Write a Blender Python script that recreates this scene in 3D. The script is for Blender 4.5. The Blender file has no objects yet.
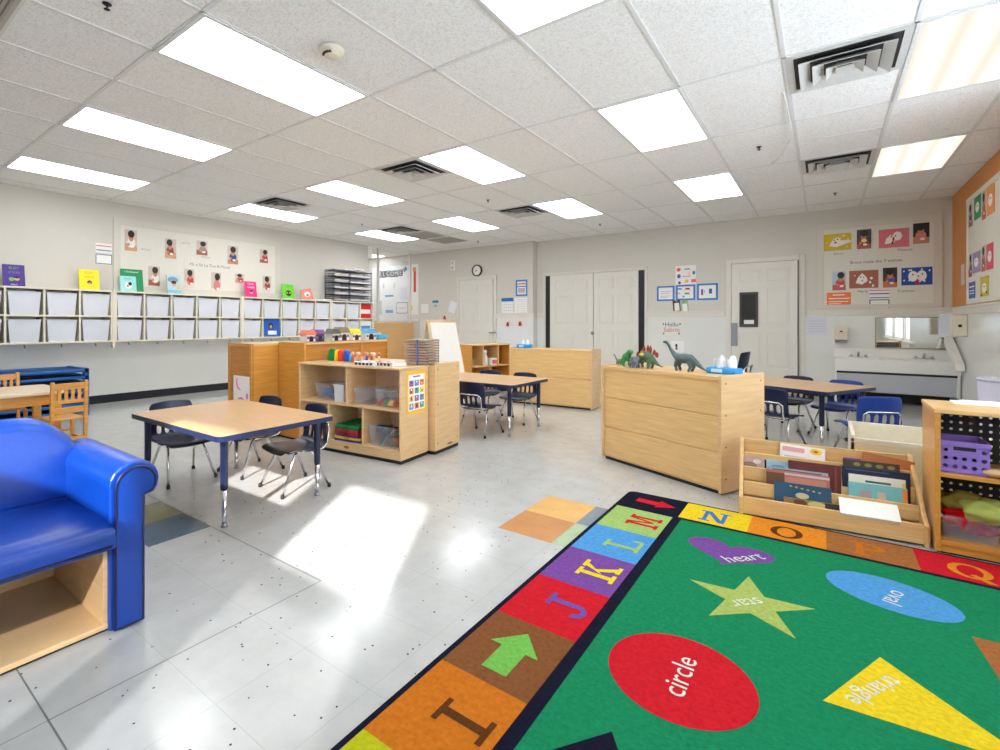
import bpy, bmesh, math, random
from mathutils import Vector, Matrix
random.seed(7)
PI = math.pi
SC = bpy.context.scene
COL = SC.collection
# ------------------------------------------------------------------ camera model (measured from the ceiling grid)
FPX, CX, CY, YAW, CAMZ = 493.2, 447.0, 323.3, 0.6524, 1.08
CC, SS = math.cos(YAW), math.sin(YAW)
def atz(px, py, z=0.0):
    d = (CAMZ - z) * FPX / (py - CY); r = (px - CX) / FPX * d
    return Vector((r * CC - d * SS, r * SS + d * CC, z))
def aty(px, py, Y):
    k = (px - CX) / FPX; d = Y / (k * SS + CC); r = k * d
    return Vector((r * CC - d * SS, Y, CAMZ - (py - CY) / FPX * d))
def atx(px, py, X):
    k = (px - CX) / FPX; d = X / (k * CC - SS); r = k * d
    return Vector((X, r * SS + d * CC, CAMZ - (py - CY) / FPX * d))
# room
XL, XR, YB, YBL, YF, HC = -7.77, 1.35, 9.15, 8.98, -1.3, 2.742
GX, GY = -3.2488, 2.5208            # a ceiling grid node
# ------------------------------------------------------------------ materials
def lin(c):
    c = c / 255.0
    return c / 12.92 if c <= 0.04045 else ((c + 0.055) / 1.055) ** 2.4
def rgb(r, g, b): return (lin(r), lin(g), lin(b), 1.0)
MATS = {}
def new_mat(name):
    m = bpy.data.materials.new(name); m.use_nodes = True
    nt = m.node_tree; nt.nodes.clear()
    out = nt.nodes.new('ShaderNodeOutputMaterial')
    return m, nt, out
def N(nt, t, **kw):
    n = nt.nodes.new(t)
    for k, v in kw.items():
        if k in n.inputs.keys(): n.inputs[k].default_value = v
        else: setattr(n, k, v)
    return n
def pbr(name, col, rough=0.5, metal=0.0, var=0.06, scale=30.0, bump=0.0, stretch=None, coat=0.0, spec=0.5, sheen=0.0):
    """principled with a little procedural noise in tone and height"""
    if name in MATS: return MATS[name]
    m, nt, out = new_mat(name)
    p = N(nt, 'ShaderNodeBsdfPrincipled', Roughness=rough, Metallic=metal)
    p.inputs['Coat Weight'].default_value = coat
    p.inputs['Specular IOR Level'].default_value = spec
    p.inputs['Sheen Weight'].default_value = sheen
    tc = N(nt, 'ShaderNodeTexCoord'); src = tc.outputs['Object']
    if stretch:
        mp = N(nt, 'ShaderNodeMapping'); mp.inputs['Scale'].default_value = stretch
        nt.links.new(src, mp.inputs['Vector']); src = mp.outputs['Vector']
    nz = N(nt, 'ShaderNodeTexNoise', Scale=scale, Detail=4.0, Roughness=0.6)
    nt.links.new(src, nz.inputs['Vector'])
    cr = N(nt, 'ShaderNodeValToRGB')
    a, b = cr.color_ramp.elements
    a.position, b.position = 0.3, 0.72
    a.color = tuple(max(0, c * (1 - var)) for c in col[:3]) + (1,)
    b.color = tuple(min(1, c * (1 + var)) for c in col[:3]) + (1,)
    nt.links.new(nz.outputs['Fac'], cr.inputs['Fac'])
    nt.links.new(cr.outputs['Color'], p.inputs['Base Color'])
    if bump:
        bp = N(nt, 'ShaderNodeBump', Strength=bump, Distance=0.01)
        nt.links.new(nz.outputs['Fac'], bp.inputs['Height']); nt.links.new(bp.outputs['Normal'], p.inputs['Normal'])
    nt.links.new(p.outputs['BSDF'], out.inputs['Surface'])
    MATS[name] = m
    return m
def plain(r, g, b, rough=0.55):
    return pbr('paint_%d_%d_%d_%d' % (r, g, b, rough * 100), rgb(r, g, b), rough, var=0.03, scale=40)
def wood(name, r, g, b, var=0.12, rough=0.35, stretch=(2, 2, 22)):
    return pbr(name, rgb(r, g, b), rough, var=var, scale=2.2, stretch=stretch, coat=0.15)
def clear_mat(name, tint, alpha, rough=0.08):
    """clear or frosted plastic / glass: straight transparency mixed with a glossy, tinted surface"""
    if name in MATS: return MATS[name]
    m, nt, out = new_mat(name)
    t = N(nt, 'ShaderNodeBsdfTransparent', Color=(0.97, 0.98, 1, 1))
    p = N(nt, 'ShaderNodeBsdfPrincipled', Roughness=rough); p.inputs['Base Color'].default_value = tint
    mx = N(nt, 'ShaderNodeMixShader'); mx.inputs[0].default_value = alpha
    nt.links.new(t.outputs[0], mx.inputs[1]); nt.links.new(p.outputs[0], mx.inputs[2])
    nt.links.new(mx.outputs[0], out.inputs['Surface'])
    MATS[name] = m
    return m
def emit_mat(name, col, strength, bands=True):
    m, nt, out = new_mat(name)
    e = N(nt, 'ShaderNodeEmission', Strength=strength); e.inputs['Color'].default_value = col
    if bands:                                   # three tubes glowing behind the lens
        tc = N(nt, 'ShaderNodeTexCoord'); sx = N(nt, 'ShaderNodeSeparateXYZ')
        nt.links.new(tc.outputs['Object'], sx.inputs[0])
        ml = N(nt, 'ShaderNodeMath', operation='MULTIPLY'); ml.inputs[1].default_value = 2 * PI / 0.19
        nt.links.new(sx.outputs['X'], ml.inputs[0])
        co = N(nt, 'ShaderNodeMath', operation='COSINE'); nt.links.new(ml.outputs[0], co.inputs[0])
        ma = N(nt, 'ShaderNodeMath', operation='MULTIPLY_ADD'); ma.inputs[1].default_value = 0.22 * strength; ma.inputs[2].default_value = strength
        nt.links.new(co.outputs[0], ma.inputs[0]); nt.links.new(ma.outputs[0], e.inputs['Strength'])
    nt.links.new(e.outputs[0], out.inputs['Surface'])
    return m

M_WALL = pbr('wall_paint', rgb(212, 207, 197), 0.7, var=0.015, scale=3)
M_WAINS = pbr('wainscot_panel', rgb(228, 228, 222), 0.2, var=0.02, scale=2)
M_TRIM = pbr('trim_paint', rgb(222, 217, 206), 0.4, var=0.015, scale=8)
M_DOOR = pbr('door_paint', rgb(224, 220, 210), 0.35, var=0.015, scale=6)
M_BLACK = pbr('black_rubber', rgb(22, 22, 26), 0.5, var=0.1)
M_BASE = pbr('dark_baseboard', rgb(22, 26, 36), 0.35, var=0.1)
M_WHITE = pbr('white_laminate', rgb(236, 234, 228), 0.4, var=0.015)
M_CREAM = pbr('cream_laminate', rgb(226, 217, 196), 0.4, var=0.03)
M_PAPER = pbr('paper', rgb(240, 238, 234), 0.8, var=0.02)
M_MAPLE = wood('maple', 226, 184, 124)
M_MAPLEH = wood('maple_horizontal', 228, 187, 126, stretch=(22, 2, 2) if False else (2, 2, 26))
M_BEECH = wood('pale_beech', 224, 186, 136, var=0.1)
M_PINE = wood('honey_pine', 214, 150, 66, var=0.14)
M_PEG = wood('honey_board', 196, 132, 58, var=0.16)
M_CHAIRW = wood('honey_chair_wood', 222, 158, 72, var=0.14)
M_TOP = wood('oak_laminate', 206, 164, 116, var=0.1, rough=0.3, stretch=(3, 30, 3))
M_NAVY = pbr('navy_plastic', rgb(19, 29, 60), 0.32, var=0.06)
M_NAVYE = pbr('navy_edge', rgb(30, 42, 80), 0.35, var=0.06)
M_BRIGHTNAVY = pbr('blue_chair_plastic', rgb(22, 56, 136), 0.32, var=0.06)
M_CHROME = pbr('chrome', rgb(214, 214, 216), 0.16, metal=1.0, var=0.02)
M_STEEL = pbr('grey_steel', rgb(150, 152, 158), 0.35, metal=0.8, var=0.04)
M_VINYL = pbr('blue_vinyl', rgb(8, 58, 148), 0.33, var=0.06, scale=60, bump=0.12)
M_PIPING = pbr('navy_piping', rgb(6, 22, 66), 0.4)
M_COT = pbr('cot_blue', rgb(24, 96, 168), 0.4, var=0.08)
M_COTD = pbr('cot_fabric', rgb(18, 66, 122), 0.7, var=0.1)
M_ORANGE = pbr('orange_panel', rgb(214, 140, 66), 0.5, var=0.06, scale=5)
M_TAN = wood('tan_panel', 226, 178, 118, var=0.06)
M_BIN = clear_mat('frosted_bin_plastic', rgb(240, 241, 247), 0.72, 0.3)
M_CLEAR = clear_mat('clear_plastic', rgb(226, 232, 242), 0.11, 0.06)
M_GLASS = clear_mat('window_glass', rgb(255, 255, 255), 0.05, 0.02)
M_SCREEN = clear_mat('insect_screen', rgb(60, 64, 70), 0.5, 0.8)
M_ACRYL = clear_mat('acrylic_sheet', rgb(255, 255, 255), 0.10, 0.05)
M_MIRROR = pbr('mirror_silver', rgb(235, 238, 238), 0.02, metal=1.0, var=0.0)
M_PEGBLACK = pbr('black_pegboard', rgb(24, 22, 24), 0.5, var=0.1)
M_PURPLE = pbr('purple_plastic', rgb(140, 112, 196), 0.4, var=0.05)
M_WIRE = pbr('navy_wire', rgb(36, 46, 78), 0.4, var=0.05)
M_BLUEF = plain(44, 128, 206)
M_DARKGLASS = pbr('dark_glass', rgb(40, 38, 34), 0.12, var=0.1)

def ceiling_material():
    m, nt, out = new_mat('acoustic_tile')
    p = N(nt, 'ShaderNodeBsdfPrincipled', Roughness=0.9)
    tc = N(nt, 'ShaderNodeTexCoord')
    n1 = N(nt, 'ShaderNodeTexNoise', Scale=85.0, Detail=3.0, Roughness=0.7)
    nt.links.new(tc.outputs['Object'], n1.inputs['Vector'])
    cr = N(nt, 'ShaderNodeValToRGB'); a, b = cr.color_ramp.elements
    a.position, a.color, b.position, b.color = 0.34, rgb(222, 220, 217), 0.54, rgb(246, 245, 243)
    nt.links.new(n1.outputs['Fac'], cr.inputs['Fac']); nt.links.new(cr.outputs[0], p.inputs['Base Color'])
    bp = N(nt, 'ShaderNodeBump', Strength=0.35, Distance=0.004)
    nt.links.new(n1.outputs['Fac'], bp.inputs['Height']); nt.links.new(bp.outputs[0], p.inputs['Normal'])
    nt.links.new(p.outputs[0], out.inputs['Surface'])
    return m
TS, TX, TY = 0.3048, -1.675, 1.322      # floor tile size and one joint crossing
def floor_material(name, base, speck, joint=0.94):
    """vinyl composition tile: flecks, scattered dark specks, thin joints, polished"""
    m, nt, out = new_mat(name)
    p = N(nt, 'ShaderNodeBsdfPrincipled', Roughness=0.16)
    p.inputs['Specular IOR Level'].default_value = 0.5
    tc = N(nt, 'ShaderNodeTexCoord')
    n1 = N(nt, 'ShaderNodeTexNoise', Scale=7.0, Detail=6.0, Roughness=0.65)
    nt.links.new(tc.outputs['Object'], n1.inputs['Vector'])
    c1 = N(nt, 'ShaderNodeValToRGB'); a, b = c1.color_ramp.elements
    a.position, b.position = 0.35, 0.68
    a.color = tuple(c * 0.93 for c in base[:3]) + (1,); b.color = tuple(min(1, c * 1.05) for c in base[:3]) + (1,)
    nt.links.new(n1.outputs['Fac'], c1.inputs['Fac'])
    v = N(nt, 'ShaderNodeTexVoronoi', Scale=26.0)
    nt.links.new(tc.outputs['Object'], v.inputs['Vector'])
    lt = N(nt, 'ShaderNodeMath', operation='LESS_THAN'); lt.inputs[1].default_value = 0.105
    nt.links.new(v.outputs['Distance'], lt.inputs[0])
    sc = N(nt, 'ShaderNodeSeparateColor'); nt.links.new(v.outputs['Color'], sc.inputs[0])
    gt = N(nt, 'ShaderNodeMath', operation='GREATER_THAN'); gt.inputs[1].default_value = 0.5
    nt.links.new(sc.outputs[0], gt.inputs[0])
    mu = N(nt, 'ShaderNodeMath', operation='MULTIPLY'); nt.links.new(lt.outputs[0], mu.inputs[0]); nt.links.new(gt.outputs[0], mu.inputs[1])
    mx = N(nt, 'ShaderNodeMix', data_type='RGBA'); mx.inputs['B'].default_value = speck
    nt.links.new(mu.outputs[0], mx.inputs['Factor']); nt.links.new(c1.outputs[0], mx.inputs['A'])
    br = N(nt, 'ShaderNodeTexBrick'); br.offset = 0.0; br.squash = 1.0
    br.inputs['Scale'].default_value = 1.0; br.inputs['Mortar Size'].default_value = 0.0012; br.inputs['Mortar Smooth'].default_value = 0.2
    br.inputs['Brick Width'].default_value = TS; br.inputs['Row Height'].default_value = TS
    mp = N(nt, 'ShaderNodeMapping'); mp.inputs['Location'].default_value = (-TX + 100 * TS, -TY + 100 * TS, 0)
    nt.links.new(tc.outputs['Object'], mp.inputs['Vector']); nt.links.new(mp.outputs[0], br.inputs['Vector'])
    mj = N(nt, 'ShaderNodeMix', data_type='RGBA'); mj.inputs['B'].default_value = tuple(c * joint * 0.85 for c in base[:3]) + (1,)
    nt.links.new(br.outputs['Fac'], mj.inputs['Factor']); nt.links.new(mx.outputs['Result'], mj.inputs['A'])
    nt.links.new(mj.outputs['Result'], p.inputs['Base Color'])
    n2 = N(nt, 'ShaderNodeTexNoise', Scale=2.5, Detail=2.0); nt.links.new(tc.outputs['Object'], n2.inputs['Vector'])
    bp = N(nt, 'ShaderNodeBump', Strength=0.05, Distance=0.02)
    nt.links.new(n2.outputs['Fac'], bp.inputs['Height']); nt.links.new(bp.outputs[0], p.inputs['Normal'])
    nt.links.new(p.outputs[0], out.inputs['Surface'])
    return m
def pile(name, r, g, b):
    return pbr(name, rgb(r, g, b), 0.95, var=0.16, scale=70, bump=0.25, spec=0.05, sheen=0.0)

# ------------------------------------------------------------------ mesh builder
class MB:
    def __init__(s): s.v, s.f, s.m, s.sm = [], [], [], []
    def add(s, verts, faces, mat=0, smooth=False):
        o = len(s.v); s.v += [tuple(v) for v in verts]
        for f in faces: s.f.append([i + o for i in f]); s.m.append(mat); s.sm.append(smooth)
        return s
    def box(s, a, b, mat=0, rot=None, piv=None):
        x0, y0, z0 = a; x1, y1, z1 = b
        vs = [Vector(p) for p in ((x0, y0, z0), (x1, y0, z0), (x1, y1, z0), (x0, y1, z0), (x0, y0, z1), (x1, y0, z1), (x1, y1, z1), (x0, y1, z1))]
        if rot is not None:
            p = Vector(piv) if piv else sum(vs, Vector()) / 8
            vs = [p + rot @ (v - p) for v in vs]
        return s.add(vs, [(0, 3, 2, 1), (4, 5, 6, 7), (0, 1, 5, 4), (1, 2, 6, 5), (2, 3, 7, 6), (3, 0, 4, 7)], mat)
    def prism(s, pts, axis, a, b, mat=0, smooth=False):
        """polygon in the plane across axis ('x': pts are (y,z), 'y': (x,z), 'z': (x,y)) pulled from a to b"""
        def P(p, t):
            return {'x': (t, p[0], p[1]), 'y': (p[0], t, p[1]), 'z': (p[0], p[1], t)}[axis]
        n = len(pts); vs = [P(p, a) for p in pts] + [P(p, b) for p in pts]
        fs = [tuple(range(n)), tuple(range(2 * n - 1, n - 1, -1))]
        s.add(vs, fs, mat, False)
        o = len(s.v) - 2 * n
        for i in range(n):
            j = (i + 1) % n
            s.f.append([o + i, o + j, o + n + j, o + n + i]); s.m.append(mat); s.sm.append(smooth)
        return s
    def tube(s, path, r, n=8, mat=0, closed=False):
        """round bar along a path; r a number or one radius per point"""
        path = [Vector(p) for p in path]; k = len(path)
        R = r if isinstance(r, (list, tuple)) else [r] * k
        vs, fs = [], []
        up = None
        for i, p in enumerate(path):
            a = path[i - 1] if (i > 0 or closed) else p
            b = path[(i + 1) % k] if (i < k - 1 or closed) else p
            t = (b - a).normalized() if (b - a).length > 1e-9 else Vector((0, 0, 1))
            if up is None:
                up = Vector((0, 0, 1)) if abs(t.z) < 0.9 else Vector((1, 0, 0))
            x = up.cross(t)
            if x.length < 1e-6: x = Vector((1, 0.3, 0)).cross(t)
            x.normalize(); y = t.cross(x).normalized(); up = y
            for q in range(n):
                an = 2 * PI * q / n
                vs.append(p + (x * math.cos(an) + y * math.sin(an)) * R[i])
        for i in range(k if closed else k - 1):
            for q in range(n):
                a0, a1 = i * n + q, i * n + (q + 1) % n
                j = (i + 1) % k
                fs.append((a0, a1, j * n + (q + 1) % n, j * n + q))
        s.add(vs, fs, mat, True)
        if not closed:
            o = len(s.v) - len(vs)
            s.f.append([o + q for q in range(n)][::-1]); s.m.append(mat); s.sm.append(False)
            s.f.append([o + (k - 1) * n + q for q in range(n)]); s.m.append(mat); s.sm.append(False)
        return s
    def lathe(s, prof, n=16, c=(0, 0, 0), mat=0, sx=1, sy=1):
        vs, fs = [], []
        for r, z in prof:
            for q in range(n):
                a = 2 * PI * q / n
                vs.append((c[0] + r * sx * math.cos(a), c[1] + r * sy * math.sin(a), c[2] + z))
        k = len(prof)
        for i in range(k - 1):
            for q in range(n): fs.append((i * n + q, i * n + (q + 1) % n, (i + 1) * n + (q + 1) % n, (i + 1) * n + q))
        fs.append(tuple(range(n))[::-1]); fs.append(tuple((k - 1) * n + q for q in range(n)))
        return s.add(vs, fs, mat, True)
    def ball(s, c, r, mat=0, n=12, m=8, sc=(1, 1, 1)):
        prof = [(max(1e-4, math.sin(PI * i / m)) * r, -math.cos(PI * i / m) * r * sc[2]) for i in range(m + 1)]
        return s.lathe(prof, n, c, mat, sc[0], sc[1])
    def flat(s, pts, mat=0): return s.add(pts, [tuple(range(len(pts)))], mat)
    def text(s, txt, size, place, mat=0):
        """letters as faces; place maps (u, v) to a point"""
        vs, fs = text_faces(txt, size)
        return s.add([place(u, v) for u, v in vs], fs, mat)
    def build(s, name, mats, parent=None, loc=None, rotz=0.0, bevel=0.0, seg=2, recalc=True, solid=0.0, sub=0):
        me = bpy.data.meshes.new(name)
        me.from_pydata(s.v, [], s.f)
        for m in (mats if isinstance(mats, (list, tuple)) else [mats]): me.materials.append(m)
        me.polygons.foreach_set('material_index', s.m); me.polygons.foreach_set('use_smooth', s.sm)
        if recalc:
            bm = bmesh.new(); bm.from_mesh(me); bmesh.ops.recalc_face_normals(bm, faces=bm.faces); bm.to_mesh(me); bm.free()
        me.update()
        o = bpy.data.objects.new(name, me); COL.objects.link(o)
        if parent: o.parent = parent
        if loc is not None: o.location = loc
        o.rotation_euler.z = rotz
        if solid:
            md = o.modifiers.new('thickness', 'SOLIDIFY'); md.thickness = solid; md.offset = 0
        if sub:
            md = o.modifiers.new('smooth', 'SUBSURF'); md.levels = md.render_levels = sub
        if bevel:
            md = o.modifiers.new('edges', 'BEVEL'); md.width = bevel; md.segments = seg; md.limit_method = 'ANGLE'; md.angle_limit = 0.7
            md.harden_normals = False
        return o
_tc = {}
def text_faces(txt, size):
    if txt not in _tc:
        cu = bpy.data.curves.new('letters', 'FONT'); cu.body = txt; cu.size = 1.0; cu.align_x = 'CENTER'; cu.align_y = 'CENTER'; cu.resolution_u = 3
        ob = bpy.data.objects.new('letters', cu); COL.objects.link(ob)
        dg = bpy.context.evaluated_depsgraph_get(); ev = ob.evaluated_get(dg); me = ev.to_mesh()
        _tc[txt] = ([(v.co.x, v.co.y) for v in me.vertices], [tuple(p.vertices) for p in me.polygons])
        ev.to_mesh_clear(); bpy.data.objects.remove(ob); bpy.data.curves.remove(cu)
    vs, fs = _tc[txt]
    return [(x * size, y * size) for x, y in vs], fs
def tag(o, label, cat, group=None, kind=None):
    o['label'] = label; o['category'] = cat
    if group: o['group'] = group
    if kind: o['kind'] = kind
    return o
def thing(name, label, cat, loc=(0, 0, 0), rotz=0.0, group=None):
    o = bpy.data.objects.new(name, None); COL.objects.link(o)
    o.empty_display_size = 0.1; o.location = loc; o.rotation_euler.z = rotz
    return tag(o, label, cat, group)
def struct(o): o['kind'] = 'structure'; return o
def sempty(name, loc=(0, 0, 0)):
    o = bpy.data.objects.new(name, None); COL.objects.link(o); o.location = loc; return struct(o)
def copy_tree(o, parent=None):
    c = o.copy(); COL.objects.link(c)
    if parent: c.parent = parent
    for ch in list(o.children): copy_tree(ch, c)
    return c
ORD = ['first', 'second', 'third', 'fourth', 'fifth', 'sixth', 'seventh', 'eighth', 'ninth']
def R2(p, a):
    return (p[0] * math.cos(a) - p[1] * math.sin(a), p[0] * math.sin(a) + p[1] * math.cos(a))
def rrect(x0, y0, x1, y1, r, n=4):
    pts = []
    for cx, cy, a0 in ((x1 - r, y1 - r, 0), (x0 + r, y1 - r, PI / 2), (x0 + r, y0 + r, PI), (x1 - r, y0 + r, 1.5 * PI)):
        for i in range(n + 1):
            a = a0 + PI / 2 * i / n; pts.append((cx + r * math.cos(a), cy + r * math.sin(a)))
    return pts
# ================================================================== ROOM SHELL
def build_room():
    # floor: one square per vinyl tile, a few coloured tiles set in
    FM = [floor_material('vinyl_tile', rgb(184, 184, 181), rgb(64, 60, 58)),
          floor_material('tile_brown_orange', rgb(196, 138, 84), rgb(150, 96, 50)),
          floor_material('tile_light_orange', rgb(224, 176, 104), rgb(180, 130, 70)),
          floor_material('tile_blue_grey', rgb(126, 140, 148), rgb(90, 100, 110)),
          floor_material('tile_sage', rgb(168, 186, 150), rgb(120, 140, 100)),
          floor_material('tile_slate_blue', rgb(88, 104, 120), rgb(50, 60, 70)),
          floor_material('tile_olive', rgb(128, 124, 82), rgb(80, 76, 40)),
          pbr('open_joint', rgb(120, 118, 112), 0.6)]
    f = MB()
    special = {(1, 3): 1, (1, 4): 2, (2, 4): 3, (2, 3): 4, (-4, -1): 5, (-5, -1): 6, (-4, 0): 0}
    i0, i1, j0, j1 = -28, 10, -9, 26
    for i in range(i0, i1):
        for j in range(j0, j1):
            x, y = TX + i * TS, TY + j * TS
            f.add([(x, y, 0), (x + TS, y, 0), (x + TS, y + TS, 0), (x, y + TS, 0)], [(0, 1, 2, 3)], special.get((i, j), 0))
    # worn, opened joints
    def joint(x0, y0, x1, y1, w=0.0035):
        if abs(x1 - x0) > abs(y1 - y0): f.flat([(x0, y0 - w, .0006), (x1, y0 - w, .0006), (x1, y0 + w, .0006), (x0, y0 + w, .0006)], 7)
        else: f.flat([(x0 - w, y0, .0006), (x0 + w, y0, .0006), (x0 + w, y1, .0006), (x0 - w, y1, .0006)], 7)
    joint(-3.6, TY, TX, TY); joint(TX, TY - 3 * TS, TX, TY, 0.0025); joint(-2.6, TY - 3 * TS, -1.2, TY - 3 * TS, 0.0022)
    joint(TX, TY - 6 * TS, TX, TY - 3 * TS, 0.0015)
    struct(f.build('floor', FM, recalc=False))
    # ceiling
    c = MB().box((XL - 2.2, YF - .2, HC + .006), (XR + .2, YB + .2, HC + .06))
    struct(c.build('ceiling', ceiling_material()))
    # T-bar grid
    g = MB(); w = 0.012
    M_TBAR = pbr('t_bar_white', rgb(224, 223, 221), 0.5, var=0.02)
    for k in range(-11, 8):
        x = GX + k * .61
        if XL - 2 < x < XR: g.box((x - w, YF, HC), (x + w, YB, HC + .02))
    for j in range(-3, 6):
        y = GY + j * 1.22
        if YF < y < YB: g.box((XL - 2.2, y - w, HC), (XR, y + w, HC + .0201))
    for i, j in ((5, 1.5), (5, 3.5), (-1, 1.5), (-5, 1.5), (-1, 3.5), (-5, 3.5), (-5, 4.5), (-1, -1.5), (5, 2.5)):
        g.box((GX + i * .61, GY + j * 1.22 - w, HC), (GX + (i + 1) * .61, GY + j * 1.22 + w, HC + .0199))
    struct(g.build('trim_1', M_TBAR))
    # walls
    T = 0.15
    struct(MB().box((XL - T, YF, 0), (XL, 7.38, HC + .03)).build('wall_left', M_WALL))
    struct(MB().box((XL - 2.2, 7.23, 0), (XL - T, 7.38, HC + .03)).box((XL - 2.2 - T, 7.23, 0), (XL - 2.2, YB + T, HC + .03)).build('wall_alcove', M_WALL))
    struct(MB().box((XL - 2.2, YBL, 0), (-4.67, YB + T, HC + .03)).build('wall_back_left', M_WALL)); struct(MB().box((-4.67, YB, 0), (XR + T, YB + T, HC + .03)).build('wall_back', M_WALL))
    WR = [(.1, 1.8), (2.1, 3.8), (4.1, 5.8)]; ZR0, ZR1 = .72, 2.38
    wr = MB(); ys_ = [YF] + [v for p in WR for v in p] + [YB + T]
    for k in (0, 2, 4, 6): wr.box((XR, ys_[k], 0), (XR + T, ys_[k + 1], HC + .03))
    for k in (1, 3, 5): wr.box((XR, ys_[k], 0), (XR + T, ys_[k + 1], ZR0)).box((XR, ys_[k], ZR1), (XR + T, ys_[k + 1], HC + .03))
    struct(wr.build('wall_right', M_WALL))
    for n, (a, b) in enumerate(WR, 3):
        e = sempty('window_%d' % n); fr = MB()
        fr.box((XR + .03, a, ZR0), (XR + .08, a + .03, ZR1)).box((XR + .03, b - .03, ZR0), (XR + .08, b, ZR1)).box((XR + .03, a + .03, ZR1 - .03), (XR + .08, b - .03, ZR1)).box((XR + .03, a + .03, ZR0), (XR + .08, b - .03, ZR0 + .04)).box((XR + .03, (a + b) / 2 - .02, ZR0 + .04), (XR + .08, (a + b) / 2 + .02, ZR1 - .03))
        fr.build('window_frame', M_WHITE, e)
        for u, v in ((a + .03, (a + b) / 2 - .02), ((a + b) / 2 + .02, b - .03)): MB().box((XR + .05, u, ZR0 + .04), (XR + .054, v, ZR1 - .03)).build('glass', M_GLASS, e)
        MB().box((XR - .04, a - .03, ZR0 - .03), (XR, b + .03, ZR0)).build('sill', M_WHITE, e)
    # unseen slab added outside the right-hand windows to block direct sun
    struct(MB().box((XR + T, YF - 3, 2.62), (XR + 3.4, YB, 2.72)).build('sun_blocker', M_WALL))
    # wall behind the camera with two daylight windows
    W = [(-1.56, -.74), (-.55, .22)]; Z0, Z1 = .84, 2.20
    w_ = MB(); xs = [XL - T, W[0][0], W[0][1], W[1][0], W[1][1], XR + T]
    for k in (0, 2, 4): w_.box((xs[k], YF - T, 0), (xs[k + 1], YF, HC + .03))
    for k in (1, 3): w_.box((xs[k], YF - T, 0), (xs[k + 1], YF, Z0)).box((xs[k], YF - T, Z1), (xs[k + 1], YF, HC + .03))
    struct(w_.build('wall_front', M_WALL))
    for n, (a, b) in enumerate(W, 1):
        e = sempty('window_%d' % n, (0, 0, 0)); y0, y1 = YF - .07, YF - .02
        fr = MB()
        fr.box((a, y0, Z0), (a + .025, y1, Z1)).box((b - .025, y0, Z0), (b, y1, Z1)).box((a + .025, y0, Z1 - .025), (b - .025, y1, Z1)).box((a + .025, y0, Z0), (b - .025, y1, Z0 + .04)).box((a + .025, y0, 1.49), (b - .025, y1, 1.575))
        fr.build('window_frame', M_WHITE, e)
        MB().box((a + .02, YF - .05, 1.56), (b - .02, YF - .046, Z1 - .02)).build('glass', M_GLASS, e)
        MB().box((a + .02, YF - .05, Z0 + .03), (b - .02, YF - .046, 1.5)).build('glass', M_GLASS, e)
        MB().box((a + .02, YF - .062, Z0 + .03), (b - .02, YF - .060, 1.5)).build('insect_screen', M_SCREEN, e)
        MB().box((a - .04, YF, Z0 - .03), (b + .04, YF + .05, Z0)).build('sill', M_WHITE, e)
    # wainscot panels, rails, baseboards
    ws = MB()
    ws.box((XL, YF, 0), (XL + .006, 7.38, 1.17))
    struct(ws.build('trim_2', M_WAINS))
    ws = MB().box((-4.67, YB - .008, 0), (-4.43, YB, 1.2)).box((-2.55, YB - .008, 0), (-1.25, YB, 1.2)).box((-.24, YB - .008, 0), (XR, YB, 1.2))
    ws.box((-5.52, YBL - .008, 0), (-4.67, YBL, 1.2)).box((XL + .1, YBL - .008, 0), (-6.62, YBL, 1.2)).box((-4.67, YBL, 0), (-4.662, YB, 1.2))
    struct(ws.build('trim_3', M_WAINS))
    rl = MB()
    for x0, x1, y in ((-4.66, -4.5, YB), (-2.5, -1.28, YB), (-.2, XR, YB), (-5.54, -4.65, YBL), (XL - .3, -6.6, YBL)):
        rl.box((x0, y - .022, 1.19), (x1, y, 1.28)).box((x0, y - .03, 1.262), (x1, y, 1.29))
    struct(rl.build('trim_4', M_TRIM, bevel=.004))
    struct(MB().box((XR - .008, 5.0, 0), (XR, YB, 1.2)).build('trim_5', M_WAINS))
    struct(MB().box((XR - .022, 5.0, 1.19), (XR, YB - .03, 1.28)).box((XR - .03, 5.0, 1.262), (XR, YB - .03, 1.29)).build('trim_6', M_TRIM, bevel=.004))
    struct(MB().box((XR - .012, 5.0, 1.29), (XR, YB, HC)).build('trim_7', M_ORANGE))
    struct(MB().box((XL, YF, 0), (XL + .016, 7.3, .11)).build('baseboard_left', M_BASE, bevel=.003))
    struct(MB().box((-2.5, YB - .016, 0), (-1.27, YB, .1)).box((-.22, YB - .016, 0), (.1, YB, .1)).box((-5.5, YBL - .016, 0), (-4.67, YBL, .1)).box((XL, YBL - .016, 0), (-6.62, YBL, .1)).build('baseboard_back', M_BASE))
    struct(MB().box((XR - .016, 3.5, 0), (XR, YB - .5, .1)).build('baseboard_right', M_BASE))
    # half wall with glass and posts closing the entry alcove
    hw = sempty('partition_entry', (0, 0, 0))
    MB().box((XL - .12, 7.38, 0), (XL, 8.86, 1.09)).build('panel', M_TAN, hw, bevel=.004)
    MB().box((XL - .07, 7.42, 1.09), (XL - .062, 8.84, 2.55)).build('glass', M_ACRYL, hw)
    for y in (7.74, 8.80):
        MB().box((XL - .09, y - .022, 1.09), (XL - .04, y + .022, HC)).build('post', M_TRIM, hw)
    struct(MB().box((XL - .16, 7.38, 2.48), (XL + .012, 7.5, HC)).build('trim_8', M_WHITE))
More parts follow.
